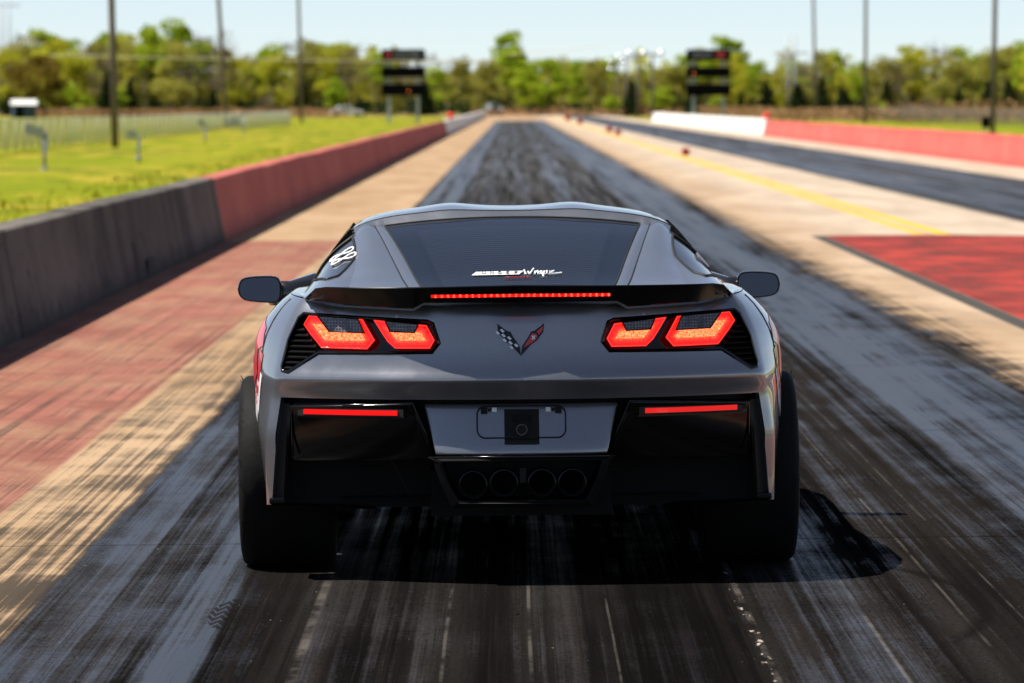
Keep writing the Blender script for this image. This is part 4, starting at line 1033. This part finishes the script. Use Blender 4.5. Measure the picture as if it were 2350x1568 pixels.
# ---- greenhouse
#      y     A(z)   B(x,z)        C(x,z)        D(x,z)        E(x,z)
SEC = [(-.72, .962, .300, .958, .336, .958, .600, .960, .715, .964),
       (-.50, .998, .326, .988, .365, .986, .600, .974, .735, .972),
       (-.30, 1.033, .352, 1.015, .393, 1.011, .590, .994, .748, .974),
       (.10, 1.110, .398, 1.085, .438, 1.081, .572, 1.056, .752, .975),
       (.45, 1.172, .442, 1.146, .478, 1.143, .572, 1.120, .747, .972),
       (.76, 1.220, .480, 1.191, .514, 1.190, .588, 1.166, .742, .966)]
def sec(y):
    ys = [s_[0] for s_ in SEC]; return [float(np.interp(y, ys, [s_[i] for s_ in SEC])) for i in range(1, 10)]
def smooth_sec(y):
    a = np.array([sec(y + d) for d in (-.10, -.05, 0, .05, .10)]); return a.mean(0)
def gpt(y, u):          # rear glass and hatch: u 0..1 centre to glass edge, 1..2 frame, 2..3 pillar panel, 3..4 side
    A, bx, bz, cx, cz, dx, dz, ex, ez = smooth_sec(y)
    if u <= 1: return (bx * u, y, A + (bz - A) * u ** 2.2)
    if u <= 2: t = u - 1; return (bx + (cx - bx) * t, y, bz + (cz - bz) * t + .004 * math.sin(t * math.pi))
    if u <= 3: t = u - 2; return (cx + (dx - cx) * t, y, cz + (dz - cz) * t + .014 * math.sin(t * math.pi))
    t = u - 3; return (dx + (ex - dx) * t + .018 * math.sin(t * math.pi), y, dz + (ez - dz) * t + .012 * math.sin(t * math.pi))
def gsurf(name, y0, y1, u0, u1, ny, nu, mat, parent, off=0.0, mirror=True):
    mb = MB(); mb.grid([[(p[0], p[1], p[2] + off) for p in (gpt(y0 + (y1 - y0) * i / ny, u0 + (u1 - u0) * k / nu) for k in range(nu + 1))] for i in range(ny + 1)])
    return surf(name, weld_mirror(mb.v, mb.f, mirror), mat, parent, True, 40)
rg = gsurf('rear_window', -.66, .735, 0, .985, 40, 14, MAT['glass'], car)
hf = gsurf('hatch_frame', -.70, .742, 1.0, 2.0, 40, 4, MAT['paint'], car)
# black band around the glass (printed frit) lies just under the glass
for sg in (-1, 1):
    mb = MB(); mb.grid([[(sg * p[0], p[1], p[2] - .004) for p in (gpt(y, u) for u in (.83, .90, .985))] for y in np.linspace(-.66, .735, 24)]); mb.build('glass_border', MAT['seal'], rg, True)
mb = MB(); mb.grid([[(p[0], p[1], p[2] - .004) for p in (gpt(y, u) for u in np.linspace(-0.0, .985, 12))] for y in (.60, .735)]); surf('glass_border', weld_mirror(mb.v, mb.f), MAT['seal'], rg, True)
# pillar panels and rear quarter sides
QW = [(.24, 3.03), (.45, 3.03), (.66, 3.04), (.66, 3.95), (.40, 3.88), (.12, 3.72), (-.08, 3.44), (-.05, 3.24)]      # quarter window in (y, u)
for sg in (-1, 1):
    mb = MB(); mb.grid([[gpt(y, u) for u in np.linspace(2.03, 3.0, 8)] for y in np.linspace(-.70, .742, 34)]); v = [(sg * p[0], p[1], p[2]) for p in mb.v]
    pp = surf('pillar_panel', weld_mirror(v, mb.f, False), MAT['paint'], car, True, 40)
    p, t = region([(-.70, 3.0), (.742, 3.0), (.742, 4.0), (-.70, 4.0)], [QW], .05)
    v = [gpt(a, b) for a, b in p]; v = [(sg * q[0], q[1], q[2]) for q in v]
    qp = surf('quarter_panel', weld_mirror(v, t, False), MAT['paint'], car, True, 40)
    p, t = region(shrink(QW, .006), (), .05); v = [gpt(a, b) for a, b in p]; v = [(sg * q[0] * .997, q[1], q[2] - .002) for q in v]
    qw = surf('quarter_window', weld_mirror(v, t, False), MAT['carglass'], car, True, 40)
    if sg < 0:          # white shoe polish numerals on the left quarter glass
        for k, (yc_, uc) in enumerate(((.42, 3.24), (.30, 3.20))):
            P = []
            for q in range(33):
                a = q / 32 * 2 * math.pi; P.append((yc_ + .042 * math.sin(2 * a) * .9, uc + .20 * math.sin(a + .0) ))
            mb = MB(); pts = [Vector(gpt(a, b)) + Vector((.002, 0, .002)) for a, b in P]; mb.tube([(-q.x, q.y, q.z) for q in pts], .0045, 6, False); mb.build('painted_numeral', MAT['decal_white'], qw, True)
    else:
        for k in range(4):
            y0 = .47 + .04 * k; mb = MB(); mb.tube([tuple(Vector(gpt(y0, 3.45)) + Vector((.004, 0, .003))), tuple(Vector(gpt(y0 + .02, 3.7)) + Vector((.004, 0, .003)))], .004, 5, False); mb.build('painted_mark', MAT['decal_white'], qw)
    # side deck between belt line and fender crest
    mb = MB(); rows = []
    for y in np.linspace(-.62, .75, 26):
        # outer edge: find the shell crest at this y
        if y < -.05:
            ycr = -.605 + (interp(YR, .971) + .88) * .75; vv = W1 + max(0, (y - ycr) / (-.05 - ycr)) * W2
        else: vv = W1 + W2 + y + .05
        o_ = S(vv, .974 if vv > W1 + .05 else .970); A_ = gpt(y, 4.0)
        rows.append([A_, ((A_[0] * 2 + o_.x) / 3, y, (A_[2] * 2 + o_.z) / 3 + .003), ((A_[0] + 2 * o_.x) / 3, y, (A_[2] + 2 * o_.z) / 3 + .004), (o_.x, o_.y, o_.z)])
    mb.grid(rows); surf('fender_top', weld_mirror([(sg * q[0], q[1], q[2]) for q in mb.v], mb.f, False), MAT['paint'], car, True, 40)
# roof with its two humps, windscreen, doors' glass
def rp(y, x):
    c = interp([(.785, 1.238), (.95, 1.247), (1.2, 1.252), (1.5, 1.240), (1.72, 1.215)], y)
    hump = interp([(.785, .004), (1.0, .010), (1.4, .009), (1.72, .004)], y)
    e = interp([(.785, .602), (1.2, .590), (1.72, .575)], y); t = abs(x) / e
    z = c - .052 * t ** 3.2 - .02 * t ** 14
    z += hump * (math.exp(-((abs(x) - .235) / .085) ** 2) - .55 * math.exp(-(x / .13) ** 2))
    return (x, y, z)
mb = MB(); rows = []
for y in np.linspace(.792, 1.72, 20):
    e = interp([(.785, .602), (1.2, .590), (1.72, .575)], y); rows.append([rp(y, e * q) for q in np.linspace(-1, 1, 61)])
mb.grid(rows); rf = mb.build('roof', MAT['paint'], car, True, 45)
us = list(np.linspace(0, 1, 15)) + list(np.linspace(1.1, 3, 14))
mb = MB(); lo_ = [gpt(.744, u) for u in us]; hi_ = [rp(.790, min(p[0] * .602 / .598, .602)) for p in lo_]
mb.grid([lo_, [tuple((Vector(a) * .45 + Vector(b) * .55) + Vector((0, 0, .002))) for a, b in zip(lo_, hi_)], [(b[0], b[1] - .003, b[2] - .001) for b in hi_]]); surf('hatch_header', weld_mirror(mb.v, mb.f), MAT['paint'], hf, True, 40)
mb = MB(); P_ = [rp(.791, q) for q in np.linspace(-.6, .6, 41)]; mb.tube([(p[0], p[1], p[2] + .0003) for p in P_], .0032, 5, False); mb.build('roof_gap', MAT['seal'], rf, True)
mb = MB(); rows = []
for k, (y, hw, z) in enumerate(((1.722, .575, 1.205), (1.95, .61, 1.13), (2.2, .65, 1.03), (2.45, .69, .915))): rows.append([(q * hw, y - abs(q) ** 2.5 * .16, z - abs(q) ** 2 * .04) for q in np.linspace(-1, 1, 21)])
mb.grid(rows); mb.build('windscreen', MAT['carglass'], car, True)
for sg in (-1, 1):
    mb = MB(); rows = []
    for y in np.linspace(.755, 2.25, 16):
        top = interp([(.70, 1.172), (1.2, 1.190), (1.65, 1.150), (2.25, .925)], y); xt = interp([(.70, .604), (1.2, .596), (1.65, .585), (2.25, .69)], y); zb_ = .974 * interp(ZK, y); xb = .742 * interp([(.7, 1), (2.25, 1.0)], y)
        rows.append([(sg * (xt + (xb - xt) * q + .018 * math.sin(q * math.pi)), y, top + (zb_ - top) * q) for q in np.linspace(0, 1, 7)])
    mb.grid(rows); mb.build('door_glass', MAT['carglass'], car, True)
    mb = MB(); rows = []
    for y in np.linspace(.74, 3.40, 26):
        o_ = S(W1 + W2 + y + .05, .974); zc = o_.z; xi = .742 if y < 2.25 else max(.02, .742 - (y - 2.25) * .9)
        rows.append([(sg * xi, y, zc + .002 + (0 if y < 2.25 else .03 * (1 - (xi / .742)))), (sg * (xi + o_.x) / 2, y, zc + .006), (sg * o_.x, y, zc)])
    mb.grid(rows); mb.build('fender_top', MAT['paint'], car, True)
mb = MB(); rows = []
for y in np.linspace(2.25, 3.53, 14):
    o_ = S(W1 + W2 + y + .05, .974); rows.append([(o_.x * q, y, o_.z - .004 + .035 * (1 - q * q)) for q in np.linspace(-1, 1, 17)])
mb.grid(rows); mb.build('hood', MAT['paint'], car, True)
# seams: hatch/roof, glass edge, pillar
def seam(name, pts, r, parent, mat='seal'):
    MB().tube(pts, r, 5, False).build(name, MAT[mat], parent, True)
for sg in (-1, 1):
    seam('glass_seal', [(sg * p[0], p[1], p[2] + .001) for p in (gpt(y, .995) for y in np.linspace(-.66, .74, 24))], .0035, rg)
    seam('panel_gap', [(sg * p[0], p[1], p[2] + .0005) for p in (gpt(y, 2.02) for y in np.linspace(-.66, .742, 20))], .0022, hf)
    seam('panel_gap', [(sg * q[0], q[1], q[2] + .001) for q in (gpt(.782, u) for u in np.linspace(2.0, 3.4, 8))], .004, rf)
    q_ = [gpt(a, b) for a, b in dens(QW, .05)]; seam('window_seal', [(sg * p[0] * 1.001, p[1], p[2] + .001) for p in q_ + q_[:1]], .005, rf)
seam('glass_seal', [(p[0] * sg, p[1], p[2] + .001) for sg, us in ((-1, np.linspace(1, 0, 10)), (1, np.linspace(.1, 1, 10))) for p in (gpt(.739, u) for u in us)], .0035, rg)
# bumper to fender joint on the flanks
for sg in (-1, 1):
    seam('panel_gap', [(sg * (q.x + .0005), q.y, q.z) for q in (S(W1 + interp([(.965, .05), (.90, .10), (.80, .16), (.70, .20), (.62, .24)], z), z) for z in np.linspace(.962, .66, 18))], .0025, body)

# ---- cabin seen through the tinted glass
cb = MB(); cb.grid([[(x, y, z) for x in np.linspace(-.62, .62, 3)] for y, z in ((-.6, .88), (.35, .90), (.40, .55), (1.7, .5))]); cabin = cb.build('cabin_floor', MAT['cabin'], car)
for sg in (-1, 1):
    mb = MB(); mb.add([(sg * .66, -.6, .5), (sg * .66, 1.9, .5), (sg * .60, 1.5, 1.14), (sg * .57, .75, 1.13), (sg * .57, 0.0, 1.0)], [(0, 1, 2, 3, 4)]); mb.build('cabin_side', MAT['cabin'], cabin)
    st = MB(); prism(st, [(sg * .33 - .24, .6), (sg * .33 + .24, .6), (sg * .33 + .23, .95), (sg * .33 + .13, 1.04), (sg * .33 + .12, 1.13), (sg * .33 - .12, 1.13), (sg * .33 - .13, 1.04), (sg * .33 - .23, .95)], .62, .80); bevel(st.build('seat_back', MAT['cabin'], cabin), .04, 3)
bevel(MB().box((-.0, -.10, .935), (.40, .45, .06)).build('cargo_case', MAT['cabin_grey'], cabin), .02)
# ---- sticker on the glass
def glass_pt(x, y, off=.004):
    A, bx, bz, *_ = smooth_sec(y); u = abs(x) / bx; return (x, y, A + (bz - A) * u ** 2.2 + off)
def sticker():
    # solve the glass place seen at a pixel (2350 px frame)
    def solve(px, py):
        best = None
        for y in np.linspace(-.62, .6, 245):
            s_ = F_PX / (17 + y); x = (px - (1194 - (y + .9) * 9.5)) / s_; z = CAM_H - (py - 240) / s_; zz = glass_pt(x, y, 0)[2]
            d = abs(zz - z)
            if best is None or d < best[0]: best = (d, x, y)
        return best[1], best[2]
    def poly(pts, mt, nm, par, off=.004):
        v = [glass_pt(*solve(*p), off) for p in pts]; return mesh_obj(nm, v, [tuple(range(len(v)))], MAT[mt], par)
    bar = poly([(1083, 640), (1093, 632.5), (1202, 631), (1192, 638.5)], 'decal_white', 'sticker', rg)
    strokes = {'U': [[(0, 0), (0, 1), (1, 1), (1, 0)]], 'N': [[(0, 1), (0, 0), (1, 1), (1, 0)]], 'D': [[(0, 0), (0, 1), (.8, 1), (1, .5), (.8, 0), (0, 0)]], 'E': [[(1, 0), (0, 0), (0, 1), (1, 1)], [(0, .5), (.8, .5)]], 'R': [[(0, 1), (0, 0), (1, 0), (1, .5), (0, .5), (1, 1)]]}
    for i, ch in enumerate('UNDER'):
        for st in strokes[ch]:
            P = [glass_pt(*solve(1108 + i * 18.5 + a * 6, 633.2 + b * 4.6), .005) for a, b in st]; MB().tube(P, .0016, 4).build('sticker_letter', MAT['decal_black'], bar)
    S_ = [[(1204, 630), (1207, 640), (1213, 633), (1216, 640), (1226, 627)], [(1228, 640), (1229, 633), (1235, 632), (1229, 636)], [(1243, 633), (1237, 634), (1236, 640), (1242, 638), (1244, 633), (1244, 640)],
          [(1250, 633), (1247, 646)], [(1250, 634), (1256, 632), (1256, 638), (1249, 639)], [(1262, 633), (1273, 632), (1261, 640), (1276, 639), (1290, 637)]]
    for st in S_:
        P = [glass_pt(*solve(a, b), .005) for a, b in st]; MB().tube(P, .0034, 5).build('script_letter', MAT['decal_white'], bar)
    for k in range(9):
        P = [glass_pt(*solve(1160 + k * 7, 646.5), .005), glass_pt(*solve(1164 + k * 7, 645.5), .005)]; MB().tube(P, .0022, 4).build('red_letter', MAT['decal_red'], bar)
sticker()

# ---- lower tail
low = lambda x, z, off=0.0: (lambda p: (p.x, p.y + off, p.z))(rear(x, z))
# dark back panel of the opening
mb = MB(); mb.grid([[low(x, z, .075) for x in np.linspace(-.825, .825, 30)] for z in (.632, .56, .50, .42)]); lowp = mb.build('lower_tail_panel', MAT['satin'], car, True)
# number plate panel in body colour, leaning back at the top
LPx = [(.332, .618), (.292, .447)]
mb = MB(); rows = []
for z in np.linspace(.618, .447, 10):
    hw = interp([(.447, .292), (.618, .332)], z); yy = interp([(.447, -.866), (.46, -.864), (.618, -.806)], z)
    rows.append([(hw * q, yy + .03 * abs(q) ** 3, z) for q in np.linspace(-1, 1, 21)])
mb.grid(rows); top = len(mb.v)
pl = mb.build('plate_panel', MAT['paint'], car, True); sol = pl.modifiers.new('solid', 'SOLIDIFY'); sol.thickness = .02; sol.offset = 1; bevel(pl, .006, 3, 50)
def pp(x, z, off): return (x, interp([(.447, -.866), (.46, -.864), (.618, -.806)], z) + .03 * (abs(x) / .31) ** 3 - off, z)
# plate recess outline: a rounded groove
a_, b_, c_, d_, r_ = -.150, .150, .503, .608, .028; P = []
for cx, cz, a0 in ((b_ - r_, d_ - r_, 0), (a_ + r_, d_ - r_, 90), (a_ + r_, c_ + r_, 180), (b_ - r_, c_ + r_, 270)):
    P += [pp(cx + r_ * math.cos(R(a0 + q)), cz + r_ * math.sin(R(a0 + q)), .0015) for q in range(0, 91, 15)]
MB().tube(P + P[:1], .0028, 6, False).build('plate_outline', MAT['seal'], pl, True)
sq = MB(); sq.add([pp(-.058, .598, .003), pp(.060, .598, .003), pp(.060, .481, .003), pp(-.058, .481, .003)], [(0, 1, 2, 3)])
hb = sq.build('tow_opening', MAT['dark'], pl); hb.data.polygons.foreach_set('use_smooth', [False])
MB().box((0.001, -.852, .500), (.116, .010, .006)).build('opening_rib', MAT['satin'], hb); MB().box((0.001, -.826, .565), (.06, .014, .03)).build('tow_bracket', MAT['satin'], hb)
MB().tube([(0, -.82, .535), (0, -.872, .532)], .020, 20).build('tow_socket', MAT['chrome'], hb, True, 40); MB().tube([(0, -.871, .532), (0, -.874, .532)], .015, 20).build('tow_bore', MAT['dark'], hb)
for sg in (-1, 1):
    y_ = pp(.088, .596, .004)[1]
    MB().box((sg * .091, y_, .5965), (.016, .004, .015)).build('plate_screw', MAT['screw'], pl); MB().box((sg * .108, y_, .5965), (.010, .004, .010)).build('screw_hole', MAT['dark'], pl)
    MB().box((sg * .126, y_, .594), (.022, .004, .022)).build('screw_hole', MAT['dark'], pl)
# gloss black corner panels with reflectors
CORN = [(.783, .607), (.369, .627), (.292, .433), (.781, .419)]
for sg in (-1, 1):
    mb = MB(); v = []; f = []
    N1, N2 = 12, 8
    def cpt(s_, t_, off):
        xo = (1 - t_) * ((1 - s_) * .783 + s_ * .369) + t_ * ((1 - s_) * .781 + s_ * .292); zo = (1 - t_) * ((1 - s_) * .610 + s_ * .627) + t_ * ((1 - s_) * .419 + s_ * .433)
        p = rear(xo, zo); return (sg * p.x, p.y + off, p.z)
    rows = [[cpt(i / N1, j / N2, .004 + (.0 if j else -.008) + .03 * (j / N2) ** 2) for i in range(N1 + 1)] for j in range(N2 + 1)]
    mb.grid(rows); cp = mb.build('corner_panel', MAT['gloss'], car, True); sol = cp.modifiers.new('solid', 'SOLIDIFY'); sol.thickness = .03; sol.offset = 0; bevel(cp, .005, 3, 40)
    # raised edge that catches the light
    P = [cpt(0, .95, -.014), cpt(0, .03, -.014), cpt(.5, .02, -.016), cpt(1, .02, -.014), cpt(1, .5, -.002), cpt(1, .98, .022)]
    MB().tube(P, .0042, 6).build('edge_bead', MAT['gloss'], cp, True)
    def rbox(nm, x0, x1, z0, z1, off, dep, mt, par):
        mb = MB(); rows = []
        for x in np.linspace(x0, x1, 9):
            p = rear(x, (z0 + z1) / 2); rows.append([(sg * x, p.y + off + dep, z1), (sg * x, p.y + off, z1), (sg * x, p.y + off, z0), (sg * x, p.y + off + dep, z0)])
        mb.grid(rows); mb.f += [(0, 1, 2, 3), tuple(len(mb.v) - k for k in (1, 2, 3, 4))]; return mb.build(nm, MAT[mt], par, False)
    pk = rbox('reflector_pocket', .400, .762, .575, .602, -.0165, .02, 'seal', cp)
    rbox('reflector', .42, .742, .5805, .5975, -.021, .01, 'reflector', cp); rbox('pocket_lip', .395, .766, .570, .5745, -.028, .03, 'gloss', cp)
    # outer blade and vent mesh
    def blade(x0, z0, x1, z1, w, off, dep, mt, nm):
        rows = []
        for q in np.linspace(0, 1, 12):
            x = x0 + (x1 - x0) * q; z = z0 + (z1 - z0) * q; p = rear(x, z); rows.append([(sg * (p.x - w), p.y + off + dep, z), (sg * (p.x - w), p.y + off, z), (sg * p.x, p.y + off, z), (sg * p.x, p.y + off + dep, z)])
        mb = MB(); mb.grid(rows); return mb.build(nm, MAT[mt], car, True, 30)
    blade(.797, .610, .815, .288, .010, -.004, .05, 'gloss', 'vent_blade')
    rows = []
    for q in np.linspace(0, 1, 12):
        z = .612 + (.270 - .612) * q; xa = interp([(.27, .812), (.62, .792)], z); xb = interp([(.262, .864), (.30, .858), (.45, .844), (.634, .824)], z)
        pa, pb = rear(xa, z), rear(xb, z); rows.append([(sg * pa.x, pa.y + .025, z), (sg * (pa.x + pb.x) / 2, (pa.y + pb.y) / 2 + .03, z), (sg * pb.x, pb.y + .02, z)])
    mb = MB(); mb.grid(rows); mb.build('vent_mesh', MAT['mesh'], car, True)
    # inner return of the painted corner and the small foot below the blade
    rows = []
    for z in np.linspace(.634, .262, 14):
        xb = interp([(.262, .862), (.30, .856), (.45, .842), (.634, .822)], z); p = rear(xb, z); rows.append([tuple((sg * p.x, p.y, z)), (sg * (p.x - .012), p.y + .035, z)])
    mb = MB(); mb.grid(rows); mb.build('corner_return', MAT['paint'], body, True)
    p = rear(.835, .28); bevel(MB().box((sg * .838, p.y + .035, .276), (.055, .09, .022)).build('corner_foot', MAT['gloss'], car), .006)
    # liner inside the opening, and the tyre-side wall
    mb = MB(); mb.grid([[(sg * x, -.44, z) for x in (.28, .6, .86)] for z in (.238, .45, .66)]); mb.build('wheel_liner', MAT['satin'], car)
    mb = MB(); mb.add([(sg * .60, -.62, .258), (sg * .86, -.60, .262), (sg * .86, -.40, .255), (sg * .50, -.40, .245), (sg * .50, -.5, .235)], [(0, 1, 2, 3, 4)]); mb.build('lower_flap', MAT['satin'], car)
# exhaust box
mb = MB(); rows = []
EX = [(-.30, .436), (.30, .436), (.275, .36), (.235, .272), (-.235, .272), (-.275, .36)]
IN = [(-.272, .425), (.272, .425), (.25, .36), (.215, .292), (-.215, .292), (-.25, .36)]
n_ = 6; v = [(x, -.856, z) for x, z in EX] + [(x, -.866, z) for x, z in IN] + [(x * .98, -.70, z) for x, z in IN] + [(x, -.55, z) for x, z in EX]
f = []
for a, b in ((0, 6), (6, 12)): f += [(a + i, a + (i + 1) % 6, b + (i + 1) % 6, b + i) for i in range(6)]
f += [(12, 13, 14, 15, 16, 17)] + [(i, (i + 1) % 6, 18 + (i + 1) % 6, 18 + i) for i in range(6)]
ex = mesh_obj('exhaust_surround', v, f, MAT['satin'], car); bevel(ex, .005)
MB().tube([(-.298, -.868, .440), (0, -.886, .440), (.298, -.868, .440)], .005, 6).build('surround_lip', MAT['gloss'], ex, True)
MB().tube([(-.215, -.868, .283), (0, -.875, .281), (.215, -.868, .283)], .003, 6).build('surround_lip', MAT['satin'], ex, True)
for x, z in ((-.166, .345), (-.062, .349), (.067, .349), (.170, .349)):
    mb = MB(); rows = []
    for r_, y in ((.044, -.70), (.048, -.86), (.0485, -.872), (.0455, -.873), (.044, -.865)):
        rows.append([(x + r_ * math.cos(q), y, z + r_ * math.sin(q)) for q in [2 * math.pi * k / 32 for k in range(33)]])
    mb.grid(rows); t_ = mb.build('exhaust_tip', MAT['tip'], car, True, 40)
    mb = MB(); mb.grid([[(x + r_ * math.cos(q), y, z + r_ * math.sin(q)) for q in [2 * math.pi * k / 32 for k in range(33)]] for r_, y in ((.044, -.864), (.042, -.70), (.0, -.70))]); mb.build('bore', MAT['dark'], t_, True, 40)
MB().box((0.004, -.80, .372), (.022, .02, .05)).build('hanger_bracket', MAT['tip'], ex); MB().tube([(0.004, -.83, .385), (0.004, -.815, .385)], .012, 8).build('hanger_bolt', MAT['tip'], ex)
# underbody and muffler
MB().box((0, -.35, .30), (.62, .55, .16)).build('muffler', MAT['satin'], car)
mb = MB(); mb.grid([[(x, y, z) for x in (-.62, 0, .62)] for y, z in ((-.55, .285), (-.3, .26), (.5, .18), (3.2, .17))]); mb.build('underbody', MAT['satin'], car)
MB().box((0, 0, .33), (1.2, .08, .08)).build('axle_beam', MAT['satin'], car)

# ---- wheels
def wheel(x0, x1, y, rad, name='wheel'):
    sg = 1 if x1 > 0 else -1; lo, hi = sorted((abs(x0), abs(x1))); c = (lo + hi) / 2; hw = (hi - lo) / 2
    prof = [(-hw * .80, rad * .66), (-hw * .97, rad * .76), (-hw, rad * .86), (-hw * .96, rad * .945), (-hw * .86, rad * .985), (-hw * .6, rad * .998), (-hw * .3, rad), (0, rad * 1.0), (hw * .3, rad), (hw * .6, rad * .998), (hw * .86, rad * .985), (hw * .96, rad * .945), (hw, rad * .86), (hw * .97, rad * .76), (hw * .80, rad * .66)]
    w_ = empty(name, (0, 0, 0)); w_.parent = car; w_.location = (sg * c, y, rad - .008)
    mb = MB(); N = 64; mb.grid([[(sg * px_, r_ * math.cos(2 * math.pi * k / N), r_ * math.sin(2 * math.pi * k / N)) for k in range(N + 1)] for px_, r_ in prof])
    rnd = random.Random(3)
    for k in range(90):          # moulding nibs on the shoulder
        a = rnd.uniform(0, 6.28); px_ = rnd.choice((-.97, .97, .9, -.9)) * hw * rnd.uniform(.97, 1.0); r0 = rad * .95; L = rnd.uniform(.006, .014)
        d = Vector((0, math.cos(a), math.sin(a))); p = Vector((sg * px_, 0, 0)) + d * r0; e = p + d * L * 1.4 + Vector((sg * math.copysign(L * .6, px_), 0, 0)); mb.tube([p, e], [.0012, .0006], 3, False)
    mb.build('tyre', MAT['rubber'], w_, True, 50)
    mb = MB(); mb.grid([[(sg * px_ * hw, r_ * rad * math.cos(2 * math.pi * k / 40), r_ * rad * math.sin(2 * math.pi * k / 40)) for k in range(41)] for px_, r_ in ((.86, .68), (.80, .64), (.55, .60), (.50, .2), (.55, .12), (.55, .0))]); mb.build('rim', MAT['tip'], w_, True, 40)
    mb = MB(); mb.grid([[(sg * px_ * hw, r_ * rad * math.cos(2 * math.pi * k / 40), r_ * rad * math.sin(2 * math.pi * k / 40)) for k in range(41)] for px_, r_ in ((-.82, .67), (-.6, .62), (.4, .6), (.4, .0))]); mb.build('rim_barrel', MAT['tip'], w_, True, 40)
for sg in (-1, 1):
    wheel(sg * .648, sg * .984, 0.0, .343); wheel(sg * .62, sg * .88, 2.71, .335)
# ---- mirrors
def mirror(sg):
    out = [(-.092, .0), (-.086, .038), (-.060, .056), (.050, .060), (.078, .048), (.085, .010), (.080, -.044), (.055, -.052), (-.055, -.044), (-.082, -.028)]     # x grows inboard
    for _ in range(1): out = [q for i in range(len(out)) for q in ((out[i][0] * .75 + out[(i + 1) % len(out)][0] * .25, out[i][1] * .75 + out[(i + 1) % len(out)][1] * .25), (out[i][0] * .25 + out[(i + 1) % len(out)][0] * .75, out[i][1] * .25 + out[(i + 1) % len(out)][1] * .75))]
    cx, cz, y0 = .972, .913, 1.68; rows = []
    for dy, k in ((0.0, .96), (.006, 1.0), (.05, .97), (.09, .80), (.115, .45), (.12, .02)): rows.append([(sg * (cx - q[0] * k), y0 + dy, cz + q[1] * k) for q in out + out[:1]])
    mb = MB(); mb.grid(rows); m_ = mb.build('door_mirror', MAT['blackcar'], car, True, 35); ss_ = m_.modifiers.new('sub', 'SUBSURF'); ss_.levels = ss_.render_levels = 2
    v = [(sg * (cx - q[0] * .90), y0 - .004 + q[1] * .16 , cz + q[1] * .86) for q in out]; mesh_obj('mirror_glass', v, [tuple(range(len(v)))], MAT['mirror_glass'], m_)
    v = [(sg * (cx - q[0] * .955), y0 + .007, cz + q[1] * .955) for q in out]; mesh_obj('mirror_bezel', v, [tuple(range(len(v)))], MAT['seal'], m_)
    mb = MB(); mb.tube([(sg * .93, 1.75, .90), (sg * .86, 1.78, .895), (sg * .76, 1.82, .905)], [.050, .052, .072], 12); mb.build('mirror_arm', MAT['blackcar'], m_, True)
mirror(-1); mirror(1)
# ---- vinyl on the flanks
def flank(nm, poly, mt, sg):
    p, t = region(poly, (), .02); v = [S(a, b) for a, b in p]; v = [(sg * (q.x + .0022), q.y - .001, q.z) for q in v]
    return surf(nm, weld_mirror(v, t, False), MAT[mt], body, True, 40)
f0 = W1
for sg in (-1, 1):
    flank('flank_graphic', [(f0 + .30, .86), (f0 + .55, .90), (f0 + .57, .84), (f0 + .42, .78), (f0 + .50, .72), (f0 + .38, .66), (f0 + .30, .70), (f0 + .34, .78), (f0 + .24, .80)], 'decal_red', sg)
    flank('flank_graphic', [(f0 + .22, .77), (f0 + .30, .79), (f0 + .28, .70), (f0 + .36, .62), (f0 + .30, .58), (f0 + .24, .66)], 'decal_red', sg)
    for k in range(3):
        a = .20 + .05 * k; flank('flank_script', [(f0 + a, .70 - .03 * k), (f0 + a + .03, .71 - .03 * k), (f0 + a + .06, .58 - .03 * k), (f0 + a + .04, .56 - .03 * k)], 'decal_white', sg)
